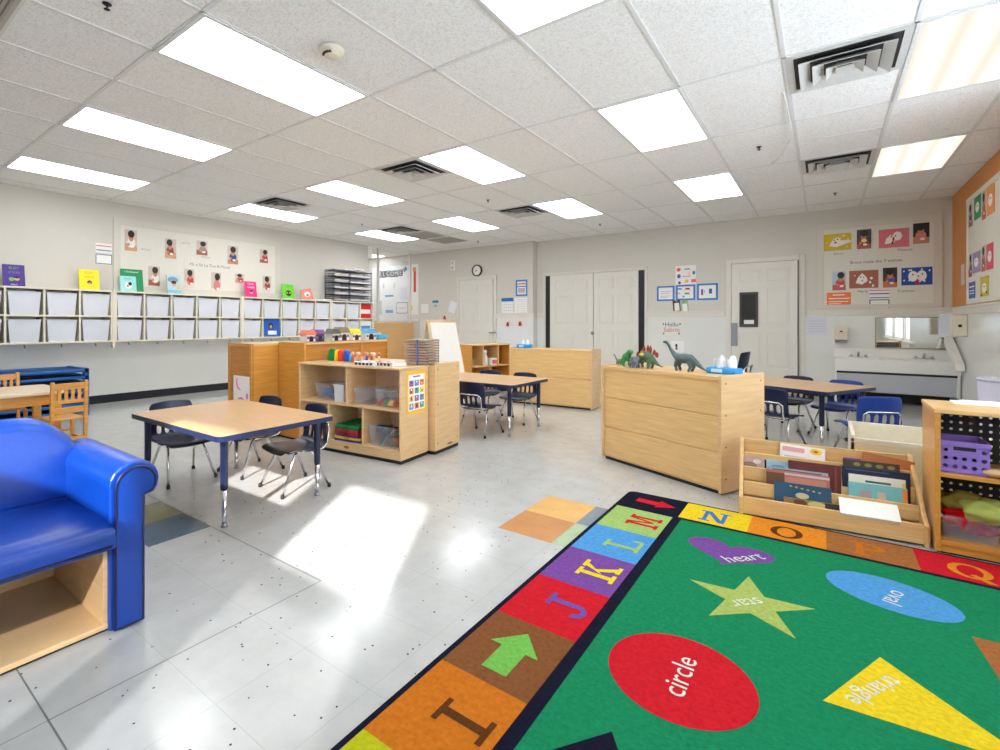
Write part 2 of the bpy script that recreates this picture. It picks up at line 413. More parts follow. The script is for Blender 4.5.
    # ---- doors
    def panel_leaf(x0, x1, zt, y, panels=((.62, 1.0), (.08, .58))):
        m = MB().box((x0, y, .01), (x1, y + .04, zt))
        wd = x1 - x0; cols = [(x0 + .12 * wd, x0 + .46 * wd), (x0 + .54 * wd, x0 + .88 * wd)]
        for (a, b) in cols:
            for (z0, z1) in ((.2 * zt, .46 * zt), (.53 * zt, .80 * zt), (.85 * zt, .95 * zt)):
                t = .018
                for bx in ((a, z0, b, z0 + t), (a, z1 - t, b, z1), (a, z0, a + t, z1), (b - t, z0, b, z1)):
                    m.box((bx[0], y - .006, bx[1]), (bx[2], y, bx[3]))
                m.box((a + .035, y - .004, z0 + .035), (b - .035, y, z1 - .035))
        return m
    def casing(x0, x1, zt, y, wd=.07):
        return MB().box((x0 - wd, y - .022, 0), (x0, y + .02, zt + wd)).box((x1, y - .022, 0), (x1 + wd, y + .02, zt + wd)).box((x0, y - .022, zt), (x1, y + .02, zt + wd))
    d = sempty('door_1')                                     # double closet doors
    casing(-4.47, -2.54, 2.04, YB, .05).build('door_frame', M_TRIM, d, bevel=.004)
    panel_leaf(-4.36, -3.475, 2.03, YB - .045).build('door_leaf', M_DOOR, d, bevel=.002)
    panel_leaf(-3.465, -2.64, 2.03, YB - .045).build('door_leaf', M_DOOR, d, bevel=.002)
    MB().box((-4.46, YB - .03, .01), (-4.36, YB - .012, 2.03)).box((-2.64, YB - .03, .01), (-2.55, YB - .012, 2.03)).build('dark_gap', M_BLACK, d)
    k = MB().lathe([(.008, 0), (.012, .01), (.012, .03), (.03, .04), (.034, .055), (.026, .07), (.002, .075)], 16)
    ko = k.build('knob', M_STEEL, d, loc=aty(593.5, 333, YB - .05)); ko.rotation_euler.x = PI / 2
    d = sempty('door_2')                                     # door with the dark view panel
    casing(-1.19, -.30, 2.04, YB, .075).build('door_frame', M_TRIM, d, bevel=.004)
    panel_leaf(-1.18, -.31, 2.03, YB - .04).build('door_leaf', M_DOOR, d, bevel=.002)
    a, b = aty(739.5, 292.5, YB - .05), aty(758, 327, YB - .05)
    m = MB().box((a.x, YB - .056, b.z), (b.x, YB - .038, a.z))
    m.build('view_panel', pbr('view_frame', rgb(58, 52, 44), .4), d, bevel=.003)
    m = MB().box((a.x + .03, YB - .06, b.z + .04), (b.x - .03, YB - .054, a.z - .04)); m.build('dark_pane', M_DARKGLASS, d)
    e, f2 = aty(744, 320, YB - .06), aty(754, 324, YB - .06)
    MB().box((e.x, YB - .063, f2.z), (f2.x, YB - .059, e.z)).build('paper_label', M_PAPER, d)
    e, f2 = aty(731, 323, YB - .05), aty(737.5, 346, YB - .05)
    MB().box((e.x, YB - .05, f2.z), (f2.x, YB - .038, e.z)).build('push_plate', M_STEEL, d, bevel=.002)
    MB().box((-.315, YB - .05, .02), (-.30, YB - .03, 2.03)).build('weatherstrip', pbr('grey_strip', rgb(110, 104, 98), .4), d)
    d = sempty('door_3')                                     # far single door
    casing(-6.50, -5.60, 2.04, YBL, .07).build('door_frame', M_TRIM, d, bevel=.004)
    panel_leaf(-6.49, -5.61, 2.03, YBL - .03).build('door_leaf', M_DOOR, d, bevel=.002)
    p = aty(494.5, 332.5, YBL - .05)
    MB().tube([(p.x, YBL - .03, p.z), (p.x, YBL - .075, p.z), (p.x - .12, YBL - .08, p.z)], .011, 8).lathe([(.026, 0), (.026, .012)], 12, (p.x, YBL - .045, p.z)).build('lever_handle', M_STEEL, d)
build_room()

# ================================================================== CEILING FITTINGS
def build_ceiling():
    M_LAMP = emit_mat('lamp_lens', (.955, .98, 1.0, 1), 6.2)
    M_LAMPW = emit_mat('lamp_lens_warm', (1.0, .93, .80, 1), 0.8)
    M_FR = pbr('lamp_rim', rgb(222, 222, 220), .4)
    rows = {-1: 'row nearest the camera', 1: 'middle row', 3: 'row nearest the back wall'}
    colsn = {-6: 'leftmost', -3: 'second from left', 0: 'third from left', 3: 'fourth from left', 6: 'rightmost'}
    protos = {}
    for j in (-1, 1, 3):
        for i in (-6, -3, 0, 3, 6):
            if (i, j) == (6, -1): continue
            lab = 'lit white ceiling light panel, %s in the %s' % (colsn[i], rows[j])
            if i == 6: lab = 'lit cream-toned ceiling light panel by the orange wall, in the %s' % rows[j]
            warm = i == 6
            loc = (GX + i * .61 + .305, GY + j * 1.22 + .61, HC)
            if warm in protos: o = copy_tree(protos[warm])
            else:
                o = thing('ceiling_light', lab, 'ceiling light', loc)
                fr = MB()
                for a, b in (((-.305, -.61), (.305, -.585)), ((-.305, .585), (.305, .61)), ((-.305, -.585), (-.283, .585)), ((.283, -.585), (.305, .585))):
                    fr.box((a[0], a[1], -.006), (b[0], b[1], .012))
                fr.build('frame', M_FR, o)
                MB().box((-.284, -.586, -.003), (.284, .586, .006)).build('diffuser', M_LAMPW if warm else M_LAMP, o)
                protos[warm] = o
            o.location = loc; tag(o, lab, 'ceiling light', 'ceiling light panels')
    o = copy_tree(protos[False]); o.location = (XL - 1.15, 8.2, HC); tag(o, 'added unseen ceiling light panel brightening the entry alcove', 'ceiling light', 'ceiling light panels')  # extra panel, out of view, added to brighten the alcove
    # square louvre vents
    M_VW = pbr('vent_white', rgb(204, 202, 198), .4); M_VD = pbr('vent_dark', rgb(40, 40, 42), .6)
    def vent():
        o = thing('ceiling_vent', '', 'vent', (0, 0, 0))
        MB().box((-.29, -.29, .0), (.29, .29, .011)).build('backing', M_VD, o)
        fr = MB()
        for a, b in (((-.3, -.3), (.3, -.26)), ((-.3, .26), (.3, .3)), ((-.3, -.26), (-.26, .26)), ((.26, -.26), (.3, .26))): fr.box((a[0], a[1], -.004), (b[0], b[1], .008))
        fr.build('frame', M_VW, o)
        for k, h in enumerate((.235, .165, .095)):
            m = MB(); z0, z1, t = -.034 - .006 * k, -.004, .058
            hi, lo = h - t, h
            q = [(-1, -1), (1, -1), (1, 1), (-1, 1)]
            vs = [(sx * hi, sy * hi, z1) for sx, sy in q] + [(sx * lo, sy * lo, z0) for sx, sy in q]
            m.add(vs, [(n, (n + 1) % 4, 4 + (n + 1) % 4, 4 + n) for n in range(4)])
            m.build('louvre', M_VW, o, solid=.004)
        MB().box((-.045, -.045, -.04), (.045, .045, -.034)).build('centre_plate', M_VW, o)
        return o
    VL = [(5, 1.0, 'large square louvred ceiling vent beside the cream-toned light nearest the camera'),
          (5, 3.0, 'square louvred ceiling vent beside the cream-toned light near the back wall'),
          (-1, 1.0, 'square louvred ceiling vent beside the third light of the middle row'),
          (-5, 1.0, 'square louvred ceiling vent beside the leftmost light of the middle row'),
          (-1, 3.0, 'small-looking square ceiling vent beside the third light of the back row'),
          (-5, 3.0, 'farthest square ceiling vent, beside the leftmost light of the back row')]
    v0 = None
    for i, j, lab in VL:
        o = vent() if v0 is None else copy_tree(v0)
        v0 = v0 or o
        o.location = (GX + (i + .5) * .61, GY + j * 1.22 + .305, HC); tag(o, lab, 'vent', 'louvred ceiling vents')
    def grille(i, j, lab):
        o = thing('return_grille', lab, 'grille', (GX + (i + .5) * .61, GY + j * 1.22 + .305, HC), 0, 'flat ceiling grilles')
        MB().box((-.29, -.29, .002), (.29, .29, .010)).build('backing', pbr('grille_back', rgb(120, 114, 106), .6), o)
        m = MB()
        for k in range(24): y = -.276 + k * .024; m.box((-.285, y - .007, -.002), (.285, y + .007, .003))
        m.build('slats', pbr('grille_slats', rgb(168, 162, 152), .5), o)
        m = MB()
        for a, b in (((-.3, -.3), (.3, -.28)), ((-.3, .28), (.3, .3)), ((-.3, -.28), (-.28, .28)), ((.28, -.28), (.3, .28))): m.box((a[0], a[1], -.004), (b[0], b[1], .009))
        m.build('frame', pbr('grille_frame', rgb(186, 180, 170), .5), o)
    grille(-5, 3.55, 'flat grey ceiling grille just beyond the farthest louvred vent')
    grille(-5, 4.12, 'flat grey ceiling grille nearest the back wall above the entry')
    grille(-1, -2.0, 'flat grey-beige ceiling grille cut by the top left corner')
    # smoke detector
    p = atz(332, 49, HC)
    o = thing('smoke_detector', 'round white smoke detector between two ceiling lights', 'smoke detector', (p.x, p.y, HC))
    MB().lathe([(.001, -.05), (.04, -.049), (.05, -.042), (.056, -.03), (.07, -.026), (.074, -.012), (.074, 0)], 24).build('housing', M_CREAM, o)
    m = MB()
    for k in range(5):
        a = -2.2 + k * .32; m.box((.047 * math.cos(a) - .008, .047 * math.sin(a) - .008, -.045), (.047 * math.cos(a) + .008, .047 * math.sin(a) + .008, -.034))
    m.build('sensor_slots', M_BLACK, o)
    # sprinklers
    S = [((759, 147), 'small dark sprinkler head left of the hanging white cord loop'), ((835, 193), 'small dark sprinkler head nearest the right bulletin board'),
         ((600, 224), 'small dark sprinkler head near the back wall above the double doors'), ((488, 200), 'small dark sprinkler head in the middle of the ceiling'),
         ((362, 224), 'small dark sprinkler head above the wire letter sorter'), ((478, 241), 'small dark sprinkler head above the far wall clock'),
         ((107, 4), 'small sprinkler head at the upper left edge of the ceiling')]
    s0 = None
    for (px, py), lab in S:
        q = atz(px, py, HC)
        if s0 is None:
            s0 = o = thing('sprinkler_head', lab, 'sprinkler', q)
            MB().lathe([(.036, 0), (.032, -.006), (.014, -.008), (.010, -.02)], 14).build('escutcheon', M_BLACK, o)
            MB().lathe([(.008, -.045), (.008, -.02)], 8).lathe([(.024, -.048), (.024, -.044)], 10).build('deflector', M_BLACK, o)
        else: o = copy_tree(s0)
        o.location = q; o.scale = (.62,) * 3; tag(o, lab, 'sprinkler', 'sprinkler heads')
    a, b = atz(783, 93, HC), atz(772, 163, HC)
    m = MB().tube([a, a + Vector((.01, .1, -.012)), (a + b) / 2 + Vector((.12, 0, -.035)), b + Vector((.08, -.25, -.03)), b + Vector((.02, -.06, -.01)), b], .006, 6)
    tag(m.build('hanging_wire', M_WHITE), 'thin white cord looping down from the ceiling near the large vent', 'wire')
build_ceiling()

# ================================================================== RUG
def slab_letter(ch):
    """heavy slab-serif capitals as quads in a 1 x 1 box"""
    B = lambda x0, y0, x1, y1: [(x0, y0), (x1, y0), (x1, y1), (x0, y1)]
    t = .17
    if ch == 'I': return [B(.41, 0, .59, 1), B(.22, 0, .78, .11), B(.22, .89, .78, 1)]
    if ch == 'L': return [B(.18, 0, .36, 1), B(.02, .89, .54, 1), B(.02, 0, .9, .11), B(.8, .11, .9, .32)]
    if ch == 'J':
        q = [B(.52, .3, .7, 1), B(.34, .89, .9, 1)]
        for k in range(7):
            a0, a1 = -PI * k / 7, -PI * (k + 1) / 7
            c = (.40, .30)
            q.append([(c[0] + .30 * math.cos(a0), c[1] + .30 * math.sin(a0)), (c[0] + .14 * math.cos(a0), c[1] + .17 * math.sin(a0)), (c[0] + .14 * math.cos(a1), c[1] + .17 * math.sin(a1)), (c[0] + .30 * math.cos(a1), c[1] + .30 * math.sin(a1))])
        return q
    if ch == 'K': return [B(.14, 0, .32, 1), B(0, 0, .46, .11), B(0, .89, .46, 1), [(.32, .36), (.42, .46), (.86, .95), (.64, .95)], [(.42, .54), (.54, .62), (.92, .05), (.70, .05)], B(.6, 0, 1, .11), B(.55, .89, .98, 1)]
    if ch == 'M': return [B(.10, 0, .26, 1), B(.74, 0, .90, 1), B(0, 0, .36, .11), B(.64, 0, 1, .11), B(0, .89, .26, 1), B(.74, .89, 1, 1), [(.2, 1), (.34, 1), (.55, .2), (.45, .2)], [(.45, .2), (.55, .2), (.8, 1), (.66, 1)]]
    if ch == 'N': return [B(.14, 0, .27, 1), B(.73, 0, .86, 1), B(0, 0, .40, .1), B(0, .9, .27, 1), B(.6, .9, 1, 1), [(.14, 1), (.34, 1), (.86, 0), (.66, 0)]]
    if ch in 'OQ':
        q = []
        for k in range(20):
            a0, a1 = 2 * PI * k / 20, 2 * PI * (k + 1) / 20
            q.append([(.5 + .46 * math.cos(a0), .5 + .5 * math.sin(a0)), (.5 + .46 * math.cos(a1), .5 + .5 * math.sin(a1)), (.5 + .27 * math.cos(a1), .5 + .40 * math.sin(a1)), (.5 + .27 * math.cos(a0), .5 + .40 * math.sin(a0))])
        if ch == 'Q': q.append([(.45, .25), (.6, .3), (.95, -.12), (.75, -.12)])
        return q
    if ch == 'P':
        q = [B(.16, 0, .34, 1), B(.02, 0, .5, .11), B(.02, .89, .5, 1)]
        for k in range(8):
            a0, a1 = -PI / 2 + PI * k / 8, -PI / 2 + PI * (k + 1) / 8
            q.append([(.5 + .38 * math.cos(a0), .72 + .28 * math.sin(a0)), (.5 + .2 * math.cos(a0), .72 + .17 * math.sin(a0)), (.5 + .2 * math.cos(a1), .72 + .17 * math.sin(a1)), (.5 + .38 * math.cos(a1), .72 + .28 * math.sin(a1))])
        q += [B(.34, .44, .5, .55), B(.34, .89, .5, 1)]
        return q
    return []
def build_rug():
    cols = dict(navy=(24, 26, 44), green=(28, 134, 88), red=(206, 32, 44), brown=(134, 84, 48), orange=(206, 116, 32), yellow=(238, 208, 40), lime=(164, 196, 112), sky=(84, 156, 216),
                purple=(124, 78, 156), gold=(232, 142, 40), tan=(170, 108, 58), white=(226, 228, 216), olive=(190, 192, 32), pale=(172, 190, 100), leaf=(120, 190, 84), deep=(96, 56, 26), violet=(112, 84, 168), blue=(70, 124, 196))
    names = list(cols); idx = {n: i for i, n in enumerate(names)}
    mats = [pile('rug_' + n, *[c * .90 for c in cols[n]]) for n in names]
    m = MB()
    X0, X1, Y0, Y1 = -.985, 1.22, -.55, 3.222
    m.prism(rrect(X0, Y0, X1, Y1, .045), 'z', 0.0005, .010, idx['navy'])
    z1, z2, z3 = .0108, .0116, .0124
    def R(x0, y0, x1, y1, c, z=z1): m.flat([(x0, y0, z), (x1, y0, z), (x1, y1, z), (x0, y1, z)], idx[c])
    def poly(pts, c, z=z2): m.flat([(p[0], p[1], z) for p in pts], idx[c])
    def letter(ch, cx, cy, w, h, rot, c):
        for n_, q in enumerate(slab_letter(ch)):
            pts = [R2(((u - .5) * w, (v - .5) * h), rot) for u, v in q]
            poly([(cx + p[0], cy + p[1]) for p in pts], c, z2 + .00006 * (n_ % 9))
    def arrow(cx, cy, L, W, rot, c):
        pts = [(-L / 2, -W * .25), (.05 * L, -W * .25), (.05 * L, -W / 2), (L / 2, 0), (.05 * L, W / 2), (.05 * L, W * .25), (-L / 2, W * .25)]
        poly([(cx + R2(p, rot)[0], cy + R2(p, rot)[1]) for p in pts], c)
    xl, xr = -.965, -.662
    ys = [2.914, 2.577, 2.243, 1.912, 1.575, 1.238, .90, .565, .23, -.105]
    for k, (c, ch, lc) in enumerate((('lime', 'M', 'red'), ('sky', 'L', 'lime'), ('purple', 'K', 'yellow'), ('red', 'J', 'violet'), ('brown', None, None), ('orange', 'I', 'deep'), ('olive', 'H', 'red'), ('sky', None, None), ('red', None, None))):
        R(xl, ys[k + 1], xr, ys[k], c)
        cy = (ys[k] + ys[k + 1]) / 2
        if ch and ch != 'H': letter(ch, -.77, cy + .012, .155, .16, PI / 2, lc)
    arrow(-.808, 1.405, .225, .175, PI / 2, 'leaf')
    arrow(-.79, 3.075, .22, .13, -.05, 'red')
    xs = [-.640, -.314, .010, .334, .665, .995]
    for k, (c, ch, lc) in enumerate((('yellow', 'N', 'blue'), ('gold', 'O', 'deep'), ('tan', 'P', 'orange'), ('red', 'Q', 'gold'), ('purple', None, None))):
        R(xs[k], 2.940, xs[k + 1], 3.205, c)
        cx = (xs[k] + xs[k + 1]) / 2
        if ch: letter(ch, cx, 3.055, .15, .16, 0, lc)
    for k in range(8): R(.955, 2.57 - k * .337, 1.205, 2.90 - k * .337, ('sky', 'olive', 'purple', 'red', 'gold', 'lime', 'brown', 'yellow')[k])
    # green field and shapes
    R(-.618, -.2, .93, 2.912, 'green')
    circ = lambda cx, cy, a, b, rot=0, n=40: [(cx + R2((a * math.cos(2 * PI * k / n), b * math.sin(2 * PI * k / n)), rot)[0], cy + R2((a * math.cos(2 * PI * k / n), b * math.sin(2 * PI * k / n)), rot)[1]) for k in range(n)]
    poly(circ(-.348, 1.618, .205, .205), 'red')
    poly(circ(.208, 2.607, .205, .145, -.28), 'sky')
    st = []
    for k in range(10):
        a = 1.69 + k * PI / 5; r = .222 if k % 2 == 0 else .085
        st.append((-.226 + r * math.cos(a), 2.208 + r * math.sin(a)))
    poly(st, 'pale')
    poly([(.143, 2.096), (-.002, 1.756), (.42, 1.80)], 'yellow')
    ht = []
    for k in range(40):
        t = 2 * PI * k / 40
        ht.append((-.355 + .0112 * 16 * math.sin(t) ** 3, 2.63 + .0093 * (13 * math.cos(t) - 5 * math.cos(2 * t) - 2 * math.cos(3 * t) - math.cos(4 * t))))
    poly(ht[::-1], 'purple')
    poly([(-.441, 1.288), (-.58, 1.085), (-.441, .88), (-.30, 1.085)], 'navy')
    poly([(.401, 2.425), (.43, 2.04), (.80, 2.07), (.77, 2.455)], 'tan')
    poly(circ(.35, 1.1, .2, .2), 'gold'); poly([(-.1, .5), (.25, .5), (.25, .8), (-.1, .8)], 'purple')
    def word(t, cx, cy, size, ang):
        m.text(t, size, lambda u, v: (cx + R2((u, v), ang)[0], cy + R2((u, v), ang)[1], z3), idx['white'])
    word('circle', -.345, 1.62, .092, PI / 2)
    word('heart', -.292, 2.603, .092, math.radians(48))
    word('star', -.232, 2.196, .085, math.radians(228))
    word('oval', .222, 2.585, .085, math.radians(252))
    word('triangle', .118, 1.895, .075, math.radians(241))
    tag(m.build('alphabet_rug', mats), 'large green alphabet rug with coloured letter squares and named shapes', 'rug')
build_rug()
# ================================================================== SOFA
def build_sofa():
    o = thing('child_sofa', 'small bright blue vinyl sofa with rolled arms and open wooden base', 'sofa', (-1.96, .135, 0))
    # local x: front = 0, back = -.66 ; local y: -.63 .. +.63
    W = .63
    b = MB()
    b.box((-.62, -W + .115, .012), (-.03, W - .112, .03)).build('base_board', M_BEECH, o, bevel=.003)
    MB().box((-.62, W - .128, .012), (-.032, W - .112, .30)).build('side_panel', M_BEECH, o)
    MB().box((-.62, -W + .112, .012), (-.032, -W + .128, .30)).build('side_panel', M_BEECH, o)
    MB().box((-.60, -W + .128, .03), (-.585, W - .128, .30)).build('back_panel', M_BEECH, o)
    MB().box((-.63, -W + .11, 0), (-.045, W - .11, .012)).build('toe_kick', M_BLACK, o)
    # seat cushion
    s = MB(); pts = [(-.02, .292), (.012, .30), (.014, .33), (.008, .365), (-.02, .388), (-.06, .395), (-.56, .372), (-.56, .292)]
    s.prism(pts, 'y', -W + .1, W - .1, 0, True)
    c = s.build('seat_cushion', M_VINYL, o, bevel=.006)
    MB().tube([(.0125, -W + .11, .312), (.0125, W - .115, .312)], .005, 8).build('piping', M_PIPING, c)
    # backrest: flat crown with rounded shoulders
    top = []
    for k in range(31):
        y = -W + .015 + (2 * W - .03) * k / 30
        q = abs(y) / (W - .015)
        z = .722 - .02 * q - .20 * max(0, (q - .62) / .38) ** 2.0
        top.append((y, z))
    m = MB(); nx = 7
    vs, fs = [], []
    for k, (y, z) in enumerate(top):
        prof = [(-.46, .33), (-.475, .45), (-.49, z - .05), (-.505, z - .018), (-.54, z), (-.60, z - .012), (-.635, z - .05), (-.64, .012)]
        vs += [(x, y, zz) for x, zz in prof]
    n = 8
    for k in range(30):
        for q in range(n): fs.append((k * n + q, k * n + (q + 1) % n, (k + 1) * n + (q + 1) % n, (k + 1) * n + q))
    fs.append(tuple(range(n))); fs.append(tuple(range(30 * n, 31 * n)))
    m.add(vs, fs, 0, True)
    br = m.build('backrest', M_VINYL, o)
    md = br.modifiers.new('edges', 'BEVEL'); md.width = .012; md.segments = 3; md.limit_method = 'ANGLE'; md.angle_limit = .9
    for sgn in (1, -1):
        arm = MB()
        def S(y, z): return (sgn * (W - .115 + y), z)
        out = [S(0, .005), S(0, .50)]
        for k in range(13):
            a = PI - PI * k / 12 * 1.22
            out.append(S(.080 + .082 * math.cos(a), .507 + .078 * math.sin(a)))
        out += [S(.116, .462), S(.114, .005)]
        arm.prism(out, 'x', -.60, -.012, 0, True)
        a = arm.build('arm', M_VINYL, o, bevel=.008, seg=3)
        f = MB()
        ins = [S(.012, .012), S(.014, .495)]
        for k in range(13):
            t = PI - PI * k / 12 * 1.2
            ins.append(S(.079 + .064 * math.cos(t), .505 + .061 * math.sin(t)))
        ins += [S(.100, .46), S(.101, .012)]
        f.prism(ins, 'x', -.02, .004, 0, False)
        fp = f.build('arm_front', M_VINYL, a, bevel=.004)
        MB().tube([(.003, p[0], p[1]) for p in ins], .0048, 6, closed=True).build('piping', M_PIPING, fp)
    MB().tube([(-.488, W - .112, .40), (-.492, W - .112, .52)], .004, 6).tube([(-.47, -W + .12, .385), (-.47, W - .12, .385)], .004, 6).build('seam', M_PIPING, br)
    return o
build_sofa()

# ================================================================== CHAIRS AND TABLES
def shell_mb(w=.165, wb=.158):
    xs = [-1, -.9, -.62, -.44, -.27, -.09, .09, .27, .44, .62, .9, 1]
    prof = [(.172, .262), (.163, .279), (.12, .286), (.05, .281), (-.03, .276), (-.10, .277), (-.142, .288), (-.164, .318), (-.172, .35), (-.180, .405), (-.188, .44), (-.196, .49), (-.203, .53), (-.207, .552)]
    m = MB(); vs, fs = [], []
    nv = len(prof)
    for i, (y, z) in enumerate(prof):
        back = max(0, min(1, (z - .29) / .12)) if i > 5 else 0
        for u in xs:
            ww = w + (wb - w) * back
            if i == nv - 1: ww *= .84
            if i == nv - 2: ww *= .96
            if i == 0: ww *= .9
            zz = z + .010 * u * u * (1 - back) - (.008 * u * u if i == nv - 1 else 0)
            yy = y + .035 * u * u * back
            vs.append((u * ww, yy, zz))
    nu = len(xs)
    for i in range(nv - 1):
        for k in range(nu - 1):
            if i in (8, ) and k in (2, 4, 6, 8): continue
            if i in (7,) and k in (2, 4, 6, 8): continue
            fs.append((i * nu + k, i * nu + k + 1, (i + 1) * nu + k + 1, (i + 1) * nu + k))
    return m.add(vs, fs, 0, True)
CH = {}
def make_chair(key, mat):
    o = thing('school_chair', '', 'chair')
    shell_mb().build('shell', mat, o, solid=.007, sub=1)
    m = MB().tube([(-.115, .10, .266), (.115, .10, .266), (.115, -.10, .258), (-.115, -.10, .258)], .0085, 8, closed=True)
    m.build('seat_frame', M_CHROME, o)
    m = MB().tube([(-.118, -.09, .262), (-.125, -.15, .268), (-.13, -.178, .30), (-.128, -.192, .40), (-.105, -.205, .424), (.105, -.205, .424), (.128, -.192, .40), (.13, -.178, .30), (.125, -.15, .268), (.118, -.09, .262)], .0075, 8)
    m.build('back_frame', M_CHROME, o)
    for sx in (-1, 1):
        for sy in (-1, 1):
            l = MB().tube([(sx * .118, sy * .045, .264), (sx * .122, sy * .065, .25), (sx * .165, sy * .168, .016)], .0085, 8).build('leg', M_CHROME, o)
            MB().lathe([(.012, 0), (.013, .004), (.012, .022), (.009, .026)], 10, (sx * .167, sy * .172, 0)).build('glide', M_BLACK, l)
    CH[key] = o
    return o
CHUSED = set()
def chair(key, x, y, deg, label, group, scale=1.0):
    mats = {'navy': M_NAVY, 'blue': M_BRIGHTNAVY}
    if key not in CH: o = make_chair(key, mats[key])
    else: o = copy_tree(CH[key])
    o.location = (x, y, 0); o.rotation_euler.z = math.radians(deg); o.scale = (scale * .95,) * 3
    return tag(o, label, 'chair', group)
def table(x, y, deg, label, L=1.12, W=.755, H=.50):
    o = thing('classroom_table', label, 'table', (x, y, 0), math.radians(deg))
    hx, hy = L / 2, W / 2
    MB().prism(rrect(-hx + .003, -hy + .003, hx - .003, hy - .003, .035), 'z', H - .028, H).build('tabletop', M_TOP, o, bevel=.002)
    ring = MB(); P, Q = rrect(-hx, -hy, hx, hy, .038), rrect(-hx + .004, -hy + .004, hx - .004, hy - .004, .034)
    n = len(P); z0, z1 = H - .03, H - .0015
    vs = [(p[0], p[1], z0) for p in P] + [(p[0], p[1], z1) for p in P] + [(p[0], p[1], z0) for p in Q] + [(p[0], p[1], z1) for p in Q]
    fs = []
    for i in range(n):
        j = (i + 1) % n
        fs += [(i, j, n + j, n + i), (2 * n + j, 2 * n + i, 3 * n + i, 3 * n + j), (n + i, n + j, 3 * n + j, 3 * n + i), (j, i, 2 * n + i, 2 * n + j)]
    ring.add(vs, fs); ring.build('edge_band', M_NAVYE, o)
    MB().box((-hx + .09, -hy + .08, H - .05), (hx - .09, -hy + .10, H - .028)).box((-hx + .09, hy - .10, H - .05), (hx - .09, hy - .08, H - .028)).box((-hx + .10, -hy + .09, H - .05), (-hx + .12, hy - .09, H - .028)).box((hx - .12, -hy + .09, H - .05), (hx - .10, hy - .09, H - .028)).build('support_rail', M_NAVY, o)
    for sx in (-1, 1):
        for sy in (-1, 1):
            px, py = sx * (hx - .085), sy * (hy - .075)
            l = MB().lathe([(.020, .20), (.020, .215), (.0205, H - .05), (.034, H - .03)], 14, (px, py, 0)).build('leg', M_NAVY, o)
            MB().lathe([(.011, .018), (.012, .05), (.016, .20)], 12, (px, py, 0)).build('leg_insert', M_CHROME, l)
            MB().lathe([(.017, 0), (.018, .006), (.013, .018)], 12, (px, py, 0)).build('glide', M_STEEL, l)
    return o
table(-3.005, 1.665, 0, 'nearest low oak-topped table with navy legs, sun patch on its top, beside the blue sofa')
table(-2.86, 4.405, 0, 'middle low oak-topped table with dark legs in front of the plain maple cabinet')
table(-.29, 5.85, -27, 'low oak-topped table behind the dinosaur cabinet, before the sink', 1.12, .80)
gA, gB, gC = 'chairs at the sunlit table', 'chairs at the middle table', 'chairs at the table by the sink'
chair('navy', -3.56, 1.61, -90, 'navy plastic chair at the left end of the sunlit table', gA)
chair('navy', -3.35, 2.01, 180, 'navy plastic chair behind the sunlit table, left of its neighbour', gA)
chair('navy', -2.78, 1.98, 172, 'navy plastic chair behind the sunlit table, in front of the open toy shelf', gA)
chair('navy', -2.68, 4.05, 0, 'navy plastic chair seen from behind at the near side of the middle table', gB)
chair('navy', -2.68, 4.80, 180, 'navy plastic chair at the far side of the middle table, toward its right end', gB)
chair('navy', -3.14, 4.80, 180, 'navy plastic chair at the far side of the middle table, toward its left end', gB)
chair('navy', -.33, 5.25, -20, 'dark navy plastic chair seen from behind at the near side of the sink table', gC)
chair('navy', -.28, 6.24, 156, 'dark navy plastic chair on the far side of the sink table', gC)
chair('blue', .10, 6.05, 153, 'blue plastic chair tucked under the far right of the sink table, slots facing the room', gC)
chair('blue', .27, 5.16, 27, 'bright blue plastic chair turned away, just behind the cream storage box', gC)
chair('navy', -.98, 6.88, 84, 'larger slate blue chair behind the dinosaur cabinet, only its tilted back showing', None, 1.42)

# wooden chairs, table and cots on the far left
def wood_chair():
    o = thing('wooden_chair', '', 'chair')
    w = .118
    MB().box((-w, -.13, .27), (w, .14, .29)).build('seat', M_CHAIRW, o, bevel=.006)
    for sx in (-1, 1):
        MB().box((sx * w - .014, -.158, 0), (sx * w + .014, -.13, .60), rot=Matrix.Rotation(.05, 3, 'X'), piv=(0, -.14, .28)).build('leg', M_CHAIRW, o, bevel=.005)
        MB().box((sx * w - .014, .11, 0), (sx * w + .014, .138, .27)).build('leg', M_CHAIRW, o, bevel=.004)
    R = Matrix.Rotation(.05, 3, 'X'); pv = (0, -.14, .28)
    for z0, z1 in ((.53, .585), (.415, .445), (.335, .385)):
        MB().box((-w + .012, -.152, z0), (w - .012, -.136, z1), rot=R, piv=pv).build('back_rail', M_CHAIRW, o, bevel=.003)
    for x in (-.07, -.023, .023, .07):
        MB().box((x - .012, -.149, .44), (x + .012, -.139, .535), rot=R, piv=pv).build('back_slat', M_CHAIRW, o)
    m = MB()
    for z, y in ((.12, -.145), (.15, .124)): m.box((-w, y - .008, z - .012), (w, y + .008, z + .012))
    for sx in (-1, 1): m.box((sx * w - .008, -.14, .09), (sx * w + .008, .12, .114))
    m.build('stretcher', M_CHAIRW, o)
    return o
wc = wood_chair(); wc.location = (-5.13, 1.34, 0); wc.rotation_euler.z = math.radians(94)
tag(wc, 'honey-coloured wooden slat-back chair seen from behind at the table by the cots', 'chair', 'wooden chairs')
w2 = copy_tree(wc); w2.location = (-6.13, 1.17, 0); w2.rotation_euler.z = math.radians(-90)
tag(w2, 'honey-coloured wooden chair on the far side of the table, top rail at the picture edge', 'chair', 'wooden chairs')
t = thing('wooden_table', 'pale-topped honey wood table in front of the blue cots', 'table', (-5.62, .72, 0))
MB().prism(rrect(-.36, -.72, .36, .70, .03), 'z', .47, .495).build('tabletop', pbr('pale_top', rgb(232, 208, 178), .35, var=.05), t, bevel=.006)
